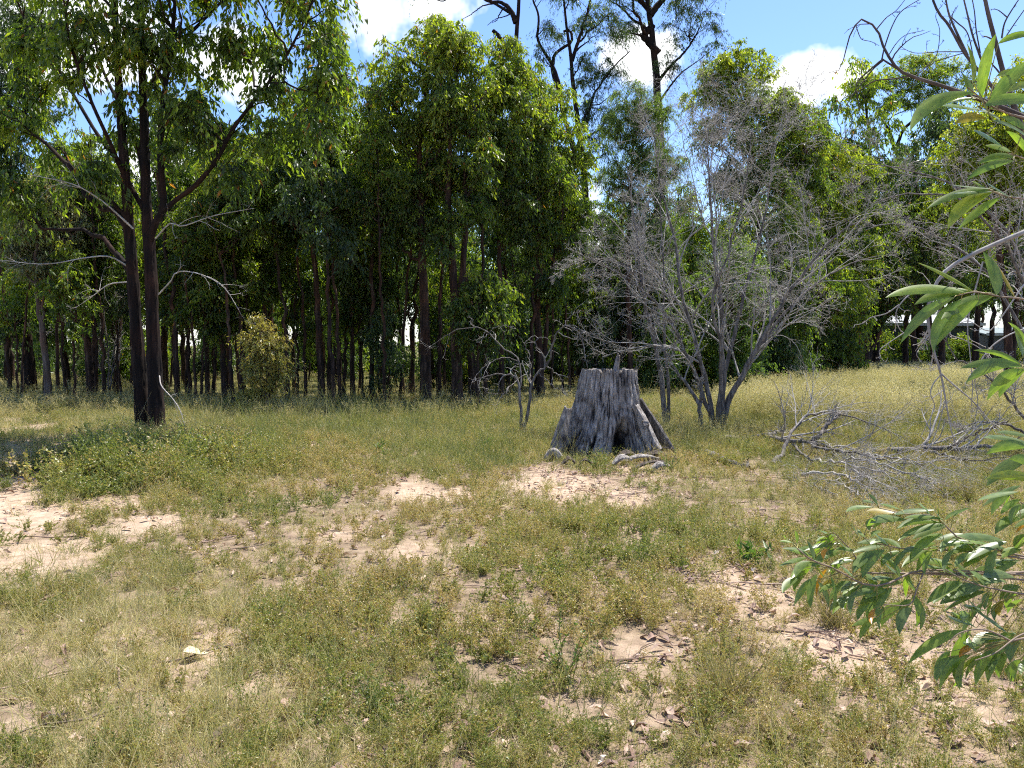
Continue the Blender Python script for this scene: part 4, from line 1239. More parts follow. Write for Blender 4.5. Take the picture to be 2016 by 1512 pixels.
def slab(buf, path, widths, thick, side, m=40, n=14, rough=0.02, seed=0.0, tint=0.2, jag=0.0):
    """A split, fibrous slab of wood: an elliptical section swept along PATH, broad along SIDE, with torn ends."""
    p = smooth_path(path, m)
    w = np.interp(np.linspace(0, 1, m), np.linspace(0, 1, len(widths)), widths)
    T = unit(np.gradient(p, axis=0))
    S = unit(side - T * (T @ side)[:, None])
    N = np.cross(T, S)
    a = np.arange(n) / n * 2 * math.pi
    ca = np.sign(np.cos(a)) * np.abs(np.cos(a)) ** 0.5
    sa = np.sign(np.sin(a)) * np.abs(np.sin(a)) ** 0.5
    V = p[:, None] + S[:, None] * (w[:, None] * 0.5 * ca[None])[..., None] + N[:, None] * (thick * 0.5 * sa)[None, :, None]
    st = np.linspace(0, 1, m) * np.linalg.norm(p[-1] - p[0])
    q = np.stack([np.broadcast_to(ca[None] * 4, (m, n)), np.broadcast_to(sa[None] * 4, (m, n)), np.broadcast_to(st[:, None] * 2.0, (m, n)) + seed], -1)
    dd = (fbm(q, 3, 0.6) - 0.5) * 2 * rough
    V = V + unit(V - p[:, None]) * dd[..., None]
    if jag:
        V[-1] += T[-1] * (fbm(np.stack([ca * 3, sa * 3, np.full(n, seed)], -1), 2) - 0.4)[:, None] * jag
        V[-2] += T[-1] * (fbm(np.stack([ca * 3, sa * 3, np.full(n, seed)], -1), 2) - 0.4)[:, None] * jag * 0.7
    V = np.concatenate([V, np.broadcast_to(V[-1].mean(0), (1, n, 3)) + 0 * V[:1]], 0)
    mm = m + 1
    j = np.arange(mm - 1)[:, None] * n
    k = np.arange(n)[None]
    k2 = (k + 1) % n
    f = np.stack([j + k, j + k2, j + n + k2, j + n + k], -1).reshape(-1, 4)
    buf.add(V.reshape(-1, 3), f, tint)


STUMP_D = 12.0


def build_stump():
    k = STUMP_D / F_PX
    b = at(1192, 900, STUMP_D)
    base = np.array([b[0], STUMP_D, float(gz(b[0], STUMP_D)) - 0.02])
    root = thing('tree_stump', 'broad weathered silver-grey tree stump with jagged top and charred hollow', 'stump', base)
    n, mo, mi = 300, 150, 40
    th = np.arange(n) / n * 2 * math.pi          # 0 = right, -pi/2 = towards the camera
    ct, s_t = np.cos(th), np.sin(th)
    # height of the broken rim
    H = 1.33 + (fbm(np.stack([ct * 3.2, s_t * 3.2, np.full(n, 4.0)], -1), 3) - 0.5) * 0.24 + (fbm(np.stack([ct * 14, s_t * 14, np.full(n, 9.0)], -1), 2) - 0.5) * 0.16

    def bump(a0, w):
        d = (th - a0 + math.pi) % (2 * math.pi) - math.pi
        return np.exp(-(d / w) ** 2)
    front = -math.pi / 2
    H += 0.03 * bump(front - 0.9, 0.2) - 0.06 * bump(front - 0.42, 0.16) + 0.07 * bump(front + 0.62, 0.2) - 0.16 * bump(front + 1.2, 0.25) - 0.13 * bump(front + 0.30, 0.09) - 0.05 * bump(front - 1.2, 0.12) + 0.05 * bump(front, 0.1)
    t = np.linspace(0, 1, mo)[:, None]
    Z = t * H[None]
    z1 = Z / 1.33
    r = 0.395 + 0.20 * np.exp(-Z / 0.35) + 0.19 * (1 - z1) ** 1.3
    # buttress roots
    butt = (np.exp(-(((th - (front - 1.15) + math.pi) % (2 * math.pi) - math.pi) / 0.30) ** 2) * 0.16 + bump(front - 0.35, 0.22) * 0.05 + bump(front + 1.05, 0.24) * 0.20
            + bump(0.35, 0.3) * 0.16 + bump(1.5, 0.35) * 0.2 + bump(2.7, 0.35) * 0.22 + bump(front + 0.25, 0.16) * -0.03)
    r = r + butt[None] * np.exp(-Z / 0.30)
    A, _ = np.meshgrid(th, t[:, 0])
    q = np.stack([np.cos(A) * 5, np.sin(A) * 5, Z * 1.1 + 3], -1)
    ridge = np.abs(fbm(q, 4, 0.62) - 0.5) * 2
    fine = fbm(np.stack([np.cos(A) * 26, np.sin(A) * 26, Z * 3.0], -1), 3, 0.6) - 0.5
    lump = fbm(np.stack([np.cos(A) * 1.7, np.sin(A) * 1.7, Z * 1.6 + 11], -1), 3) - 0.5
    rid2 = np.abs(fbm(np.stack([np.cos(A) * 11, np.sin(A) * 11, Z * 1.5 + 23], -1), 3, 0.6) - 0.5) * 2
    cracks = np.clip(0.10 - rid2, 0, 0.10) * 10
    r = r + (ridge - 0.30) * 0.035 + (rid2 - 0.3) * 0.014 - cracks * 0.022 + fine * 0.028 + lump * 0.13

    def spot(a0, z0, wa, wz):
        d = (A - a0 + math.pi) % (2 * math.pi) - math.pi
        return np.exp(-(d / wa) ** 2 - ((Z - z0) / wz) ** 2)
    hole = spot(front + 0.30, 0.16, 0.24, 0.34)
    r = r - 0.34 * np.clip(hole * 1.4 - 0.15, 0, 1)
    crack_a = front - 0.42 + 0.25 * (Z - 0.3)
    d = (A - crack_a + math.pi) % (2 * math.pi) - math.pi
    crack = np.exp(-(d / 0.035) ** 2) * np.clip(1 - np.abs(Z - 0.28) / 0.38, 0, 1)
    r = r - 0.10 * crack
    crack2 = np.exp(-((((A - (front - 0.95)) + math.pi) % (2 * math.pi) - math.pi) / 0.05) ** 2) * np.clip(1 - np.abs(Z - 0.25) / 0.5, 0, 1)
    r = r - 0.12 * crack2
    knot = spot(front - 0.55, 0.72, 0.10, 0.12) + spot(front - 0.38, 0.95, 0.05, 0.14)
    r = r - 0.05 * knot
    lean = 0.05 * z1
    X = r * np.cos(A) + lean
    Y = r * np.sin(A)
    outer = np.stack([X, Y, Z - 0.05], -1)
    char_dark = np.clip(hole * 1.6 + crack * 1.2 + crack2 * 0.9 + knot * 0.7 + spot(front - 0.85, 0.08, 0.30, 0.24) * 1.3 + spot(front - 0.1, 0.75, 0.25, 0.30) * 0.35 + spot(front + 0.45, 1.15, 0.2, 0.25) * 0.45 + np.clip(0.22 - ridge, 0, 0.3) * 1.3 + cracks * 0.7 + 0.05, 0, 1)  # charred hollow and patches; cracks, knots and ridge lows darkened as well
    # inside of the hollow shell
    ti = np.linspace(0, 1, mi)[:, None]
    zi = H[None] * (1 - ti) + 0.55 * ti
    ri = np.clip((r[-1][None] - 0.07) * (1 - 0.25 * ti) + (fbm(np.stack([np.cos(th)[None] * 6 + 0 * ti, np.sin(th)[None] * 6 + 0 * ti, zi * 2], -1), 3) - 0.5) * 0.10, 0.05, None)
    ri[-1] = 0.01
    inner = np.stack([ri * ct[None] + 0.05, ri * s_t[None], zi - 0.05], -1)
    V = np.concatenate([outer, inner], 0)
    T = np.concatenate([char_dark, np.full((mi, n), 0.55)], 0)
    mm = mo + mi
    j = np.arange(mm - 1)[:, None] * n
    kk = np.arange(n)[None]
    k2 = (kk + 1) % n
    f = np.stack([j + kk, j + k2, j + n + k2, j + n + kk], -1).reshape(-1, 4)
    bf = Buf()
    bf.add(V.reshape(-1, 3), f, T.ravel())
    bf.build('stump_shell', M_STUMP, root)

    def L(px, py, dy):
        return at(px, py, STUMP_D + dy) - base
    side = np.array([1.0, -0.15, 0])
    for (nm, path, w, th_, tint, sd, jag, sidev, lab) in [
            ('splinter', [L(1206, 775, -0.36), L(1211, 735, -0.34), L(1217, 700, -0.31)], [0.10, 0.095, 0.03], 0.05, 0.45, 1.0, 0.10, side, 'dark brown splinter standing up from the broken rim'),
            ('bark_slab', [L(1090, 903, -0.50), L(1102, 860, -0.42), L(1118, 806, -0.30)], [0.22, 0.19, 0.10], 0.10, 0.62, 5.0, 0.14, np.array([0.8, -0.6, 0.15]), 'split slab of dark wood leaning on the stump'),
            ('plank', [L(1322, 896, -0.10), L(1290, 845, -0.02), L(1258, 788, 0.10)], [0.20, 0.22, 0.12], 0.07, 0.78, 9.0, 0.05, np.array([0.75, -0.65, 0.0]), 'dark flat plank of heartwood leaning against the stump'),
            ('root_spur', [L(1290, 888, -0.50), L(1274, 850, -0.45), L(1252, 800, -0.36)], [0.20, 0.15, 0.08], 0.15, 0.02, 13.0, 0.05, np.array([0.8, -0.5, 0.3]), 'bleached white root spur'),
            ('root_spur', [L(1266, 836, -0.52), L(1276, 834, -0.50)], [0.10, 0.05], 0.06, 0.0, 15.0, 0.02, np.array([0, 0.3, 1.0]), None)]:
        bb = Buf()
        slab(bb, path, w, th_, sidev, seed=sd, tint=tint, jag=jag, rough=0.028, m=44, n=18)
        o = bb.build(nm, M_STUMP, root)
        if lab:
            o['label'] = lab
    # rotten bark lying at the foot
    g = np.random.default_rng(41)
    chunks = [(1235, 905, 60, 'flat'), (1262, 912, 75, 'grey'), (1290, 905, 60, 'dark'), (1312, 912, 45, 'dark'), (1278, 922, 70, 'flat'), (1250, 898, 45, 'dark'), (1305, 898, 40, 'dark'), (1225, 915, 40, 'grey'), (1300, 925, 40, 'grey'), (1090, 905, 26, 'white'),
              (1150, 920, 30, 'dark'), (1120, 915, 28, 'dark')]
    names = ['brown curled bark chunk at the foot of the stump hollow', 'longest grey bark strip before the stump', 'black crumbling bark chunk under the leaning plank', 'dark bark chunk lying farthest right of the stump', 'flat weathered bark strip lowest in the pile before the stump',
             'dark bark flake on top of the bark pile', 'small black bark flake beside the leaning plank', 'small grey bark strip in front of the stump hollow', 'small grey bark strip at the right end of the pile', 'bleached white wood knob at the left foot of the stump',
             'dark bark flake in front of the stump beside green weeds', 'dark bark flake before the left buttress of the stump']
    for (px, py, ln, kd), lab in zip(chunks, names):
        gp = ground_at(px, py + 3)
        o_b = np.array([gp[0], gp[1], float(gz(gp[0], gp[1]))])
        Lm = ln * gp[1] / F_PX
        a = g.uniform(-0.45, 0.45)
        dv = np.array([math.cos(a), math.sin(a), 0])
        bb = Buf()
        path = [-dv * Lm / 2 + [0, 0, 0.03], np.array([0, 0, 0.08 + g.uniform(0, 0.06)]), dv * Lm / 2 + [0, 0, 0.04 + g.uniform(0, 0.06)]]
        w = g.uniform(0.05, 0.13) if kd != 'white' else 0.10
        slab(bb, path, [w * 0.6, w, w * 0.5], 0.022 if kd != 'white' else 0.10, np.array([-math.sin(a), math.cos(a), g.uniform(-0.2, 0.5)]), m=24, n=12, rough=0.03, seed=float(g.uniform(0, 50)), tint={'flat': 0.5, 'grey': 0.25, 'dark': 0.9, 'white': 0.0}[kd], jag=0.08)
        o = bb.build('bark_chunk', M_STUMP if kd in ('white', 'grey') else M_CHUNK)
        o.location = tuple(o_b)
        tag(o, lab, 'bark', 'bark chunks fallen round the stump')


build_stump()

# ---------------------------------------------------------------- fallen branches
def lying(px, py, h=0.05):
    p = ground_at(px, py)
    # a point lifted h metres off the ground is seen higher: stand it on the ground below its pixel
    r = ray(px, py)
    s = (CAM_H - h) / max(1e-4, -r[2])
    q = np.array([0, 0, CAM_H]) + r * s
    q[2] = h + float(gz(q[0], q[1]))
    return q


def fallen(name, label, stems, levels, seed, mat, twig_mat, cat='branch', group=None):
    g = np.random.default_rng(seed)
    pts0 = lying(*stems[0][0][0])
    base = np.array([pts0[0], pts0[1], float(gz(pts0[0], pts0[1]))])
    root = thing(name, label, cat, base, group)
    P, R = [], []
    for (path, r0, r1) in stems:
        p = smooth_path([lying(*q) - base for q in path], 24)
        p[1:-1] += g.normal(size=(22, 3)) * 0.012
        P.append(p)
        R.append(np.linspace(r0, r1, 24) * (1 + 0.12 * g.normal(size=24)))
    P, R = np.array(P), np.maximum(np.array(R), 0.002)
    sb = Buf()
    tubes(sb, P, R, 8)
    sb.build('limb', mat, root)
    if levels:
        tb = Buf()
        for i, lv in enumerate(levels):
            P, R = branch_level(g, P, R, **lv)
            P[..., 2] = np.maximum(P[..., 2], 0.01)
            tubes(tb, P, R, 4 if i < 1 else 3)
        tb.build('twigs', twig_mat, root)['kind'] = 'stuff'
    return root


FL = [dict(n=11, t0=0.25, ang=(15, 50), lenf=0.36, radf=0.5, m=8, up=-0.02, curl=0.10), dict(n=7, t0=0.15, ang=(15, 50), lenf=0.50, radf=0.6, m=7, up=-0.02, curl=0.10), dict(n=5, t0=0.15, ang=(15, 55), lenf=0.5, radf=0.7, m=5, up=-0.02, curl=0.12)]
fallen('fallen_branch', 'big fallen grey branch with a dark upright fork lying right of the large grey shrub',
       [([(1413, 862, .05), (1469, 862, .07), (1510, 858, .10), (1545, 870, .14), (1566, 868, .16), (1611, 873, .18), (1646, 886, .14), (1691, 901, .10), (1767, 925, .06)], 0.055, 0.010),
        ([(1505, 860, .10), (1525, 853, .14), (1540, 849, .16)], 0.05, 0.042),
        ([(1521, 914, .02), (1545, 886, .12), (1556, 858, .30), (1580, 825, .50), (1622, 812, .55), (1649, 812, .55), (1715, 832, .38), (1780, 860, .2)], 0.035, 0.005),
        ([(1598, 870, .16), (1612, 856, .26), (1628, 836, .40), (1653, 812, .55)], 0.035, 0.024),
        ([(1560, 876, .14), (1600, 905, .10), (1680, 925, .08), (1760, 950, .06)], 0.02, 0.005),
        ([(1600, 880, .16), (1670, 890, .2), (1740, 905, .2), (1820, 915, .12)], 0.022, 0.005)],
       FL, 401, M_BARK_GREY, M_TWIG_GREY)
fallen('fallen_branch', 'second fallen grey branch lying along the meadow edge behind the dead twigs',
       [([(1715, 888, .08), (1760, 884, .12), (1802, 882, .12), (1871, 880, .14), (1960, 876, .16), (2050, 872, .18)], 0.05, 0.02), ([(1871, 880, .14), (1920, 850, .45), (1985, 830, .7)], 0.02, 0.005), ([(1830, 884, .12), (1900, 905, .2), (1990, 900, .3)], 0.02, 0.005)],
       [dict(FL[0], n=9), dict(FL[1], n=5), dict(FL[2], n=3)], 402, M_BARK_GREY, M_TWIG_GREY)
fallen('brush_heap', 'dense heap of fine grey fallen twigs behind the sickle-leaved branch',
       [([(1575, 935, .04), (1640, 930, .12), (1700, 950, .14), (1770, 985, .06)], 0.016, 0.003), ([(1600, 905, .10), (1680, 915, .22), (1760, 940, .16), (1830, 975, .05)], 0.016, 0.003), ([(1660, 900, .16), (1740, 915, .25), (1820, 945, .14), (1880, 980, .05)], 0.015, 0.003),
        ([(1640, 945, .03), (1700, 970, .10), (1750, 1000, .04)], 0.010, 0.003), ([(1700, 895, .2), (1790, 905, .3), (1880, 930, .2), (1940, 960, .06)], 0.014, 0.003), ([(1560, 940, .02), (1620, 960, .06), (1690, 990, .03)], 0.010, 0.003),
        ([(1730, 925, .12), (1800, 935, .18), (1870, 955, .12)], 0.012, 0.003), ([(1680, 925, .15), (1730, 945, .2), (1800, 975, .08)], 0.012, 0.003)],
       [dict(FL[0], n=12, lenf=0.45), dict(FL[1], n=7), dict(FL[2], n=4)], 403, M_TWIG_GREY, M_TWIG_GREY, cat='branches')
fallen('fallen_log', 'short knobbly grey log in the grass between the stump and the fallen branch',
       [([(1392, 893, .03), (1431, 909, .05), (1452, 915, .05), (1474, 920, .04)], 0.055, 0.03), ([(1470, 919, .05), (1473, 908, .10), (1474, 902, .14)], 0.015, 0.006)], None, 404, M_BARK_GREY, None, cat='log')
fallen('fallen_log', 'low heap-like dark root and bark at the foot of the big twin-trunked tree',
       [([(228, 862, .05), (238, 852, .22), (250, 858, .18), (268, 868, .05)], 0.06, 0.03), ([(250, 868, .02), (275, 862, .10), (300, 868, .04)], 0.04, 0.03)], None, 405, M_BARK_IRON, None, cat='log')
fallen('fallen_stick', 'pale bent stick lying in the grass at the foot of the twin-trunked tree',
       [([(330, 872, .05), (350, 862, .12), (372, 868, .05)], 0.03, 0.012)], None, 406, M_TWIG_PALE, None, cat='stick')

# ---------------------------------------------------------------- sheds and house beyond the trees
M_SHED = flat_mat('dark_green_sheeting', (0.022, 0.036, 0.033), 0.55, 0.2, 1.2)
M_FASCIA = flat_mat('pale_roof_metal', (0.28, 0.29, 0.28), 0.45, 0.08, 2)
M_SHED2 = flat_mat('grey_sheeting', (0.055, 0.06, 0.07), 0.6, 0.2, 1.2)
M_ROOF2 = flat_mat('pale_green_roof', (0.13, 0.165, 0.15), 0.5, 0.1, 2)
M_CREAM = flat_mat('cream_weatherboard', (0.62, 0.57, 0.42), 0.7, 0.1, 2)
M_DARK_PANEL = flat_mat('dark_panel', (0.02, 0.02, 0.022), 0.4, 0.1, 2)
M_WHITE = flat_mat('white_trim', (0.75, 0.75, 0.72), 0.5, 0.06, 2)


def box(buf, x0, x1, y0, y1, z0, z1, tint=0.5):
    V = [(x0, y0, z0), (x1, y0, z0), (x1, y1, z0), (x0, y1, z0), (x0, y0, z1), (x1, y0, z1), (x1, y1, z1), (x0, y1, z1)]
    buf.add(V, [(0, 3, 2, 1), (4, 5, 6, 7), (0, 1, 5, 4), (1, 2, 6, 5), (2, 3, 7, 6), (3, 0, 4, 7)], tint)


def sheet_wall(buf, x0, x1, y, z0, z1, pitch=0.076, amp=0.012, depth=6.0):
    """Profiled metal sheeting with horizontal ribs, and plain returns behind."""
    n = int((z1 - z0) / pitch * 4)
    z = np.linspace(z0, z1, n)
    yy = y + amp * np.sin(z / pitch * 2 * math.pi)
    V = np.concatenate([np.stack([np.full(n, x0), yy, z], -1), np.stack([np.full(n, x1), yy, z], -1)])
    i = np.arange(n - 1)
    buf.add(V, np.stack([i, i + n, i + n + 1, i + 1], -1))
    for xx in (x0, x1):
        buf.add([(xx, y, z0), (xx, y + depth, z0), (xx, y + depth, z1), (xx, y, z1)], [(0, 1, 2, 3)])
    buf.add([(x0, y + depth, z0), (x1, y + depth, z0), (x1, y + depth, z1), (x0, y + depth, z1)], [(0, 1, 2, 3)])


def shed(name, label, px0, px1, depth, z1, rise, wall_m, roof_m, door=None, deep=6.0, cat='shed'):
    x0, x1 = at(px0, 700, depth)[0], at(px1, 700, depth)[0]
    root = thing(name, label, cat, ((x0 + x1) / 2, depth, 0))
    w = (x1 - x0) / 2
    b = Buf()
    sheet_wall(b, -w, w, 0, -0.2, z1, depth=deep)
    b.build('wall', wall_m, root, smooth=False)
    r = Buf()
    ov = 0.25
    V = [(-w - ov, -ov, z1), (w + ov, -ov, z1), (w + ov, deep / 2, z1 + rise), (-w - ov, deep / 2, z1 + rise), (w + ov, deep + ov, z1), (-w - ov, deep + ov, z1)]
    V2 = [(x, y, z + 0.08) for x, y, z in V]
    r.add(V + V2, [(0, 1, 2, 3), (3, 2, 4, 5), (6, 7, 8, 9), (9, 8, 10, 11), (0, 1, 7, 6), (1, 2, 8, 7), (2, 4, 10, 8), (3, 0, 6, 9), (5, 3, 9, 11), (4, 5, 11, 10)])
    r.build('roof', roof_m, root, smooth=False)
    f = Buf()
    box(f, -w - ov, w + ov, -ov - 0.06, -ov - 0.002, z1 - 0.02, z1 + 0.16)
    f.build('gutter', M_FASCIA, root, smooth=False)
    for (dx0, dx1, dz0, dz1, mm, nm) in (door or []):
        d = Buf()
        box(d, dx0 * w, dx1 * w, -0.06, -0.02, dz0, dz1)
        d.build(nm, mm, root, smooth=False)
    return root


shed('shed', 'long low dark green shed with pale roof edge behind the meadow', 1695, 1926, 52.0, 2.78, 0.7, M_SHED, M_FASCIA, door=[(0.94, 1.0, 0.0, 2.7, M_FASCIA, 'corner_post')])
shed('shed', 'smaller grey shed with pale green roof at the right edge', 1944, 2080, 55.0, 2.2, 0.5, M_SHED2, M_ROOF2, door=[(-0.1, 0.2, 0.0, 2.0, M_DARK_PANEL, 'door'), (-0.98, -0.9, 0.0, 2.15, M_FASCIA, 'corner_post')])
shed('house', 'cream weatherboard house glimpsed between trunks behind the leafless arching shrub', 905, 1105, 62.0, 2.9, 1.3, M_CREAM, M_ROOF2, door=[(-0.7, -0.4, 0.9, 2.2, M_DARK_PANEL, 'window'), (0.05, 0.3, 0.9, 2.2, M_DARK_PANEL, 'window'), (0.5, 0.7, 0.0, 2.2, M_WHITE, 'door')], deep=8.0, cat='house')
shed('carport', 'low pale-roofed carport with dark opening behind the bushy gum at the meadow edge', 1560, 1662, 50.0, 2.3, 0.25, M_SHED2, M_ROOF2, door=[(-0.9, 0.9, 0.0, 1.9, M_DARK_PANEL, 'opening')], deep=5.0)  # dark panel on a closed wall paints the shade inside the carport

# ---------------------------------------------------------------- sickle-leaved wattle in the near right corner
M_PHYL = leaf_mat('sickle_leaf', [(0.0, (0.13, 0.175, 0.070)), (0.45, (0.15, 0.215, 0.055)), (0.75, (0.20, 0.275, 0.04)), (0.88, (0.28, 0.22, 0.03)), (0.93, (0.42, 0.20, 0.03)), (1.0, (0.42, 0.20, 0.03))], trans=0.42, gloss=0.33, boost=(1.7, 2.0, 0.6), veins=True)
M_TWIG_WARM = flat_mat('reddish_grey_twig', (0.20, 0.145, 0.10), 0.75, 0.35, 30)
M_PETIOLE = flat_mat('yellow_green_stalk', (0.26, 0.22, 0.06), 0.6, 0.2, 8)


def phyllode_mesh(name, ratio, sickle, droop, twist, tint, seed):
    """Sickle-shaped leaf of unit length along X, midrib fold, pointed tip."""
    m = 13
    s = np.linspace(0, 1, m)
    w = s ** 0.75 * (1 - s) ** 0.95
    w = ratio * 0.5 * w / w.max()
    w[0] = ratio * 0.05
    w[-1] = ratio * 0.015
    cx = s
    cy = sickle * 4 * s * (1 - s) * (1.0 - 0.15 * s)
    cz = droop * 4 * s * (1 - s)
    rows = []
    for i in range(m):
        a = twist * (s[i] - 0.3)
        ca, sa = math.cos(a), math.sin(a)
        tx = 1.0
        ty = sickle * 4 * (1 - 2 * s[i])
        ln = math.hypot(tx, ty)
        nx, ny = -ty / ln, tx / ln
        for k in (-1, -0.5, 0, 0.5, 1):
            o = w[i] * k
            lift = 0.16 * w[i] * k * k
            rows.append((cx[i] + nx * o * ca, cy[i] + ny * o * ca, cz[i] + lift + o * sa))
    V = np.array(rows)
    f = []
    for i in range(m - 1):
        for k in range(4):
            a = i * 5 + k
            f.append((a, a + 1, a + 6, a + 5))
    b = Buf()
    b.add(V, f, tint)
    return b.mesh(name, M_PHYL, True)


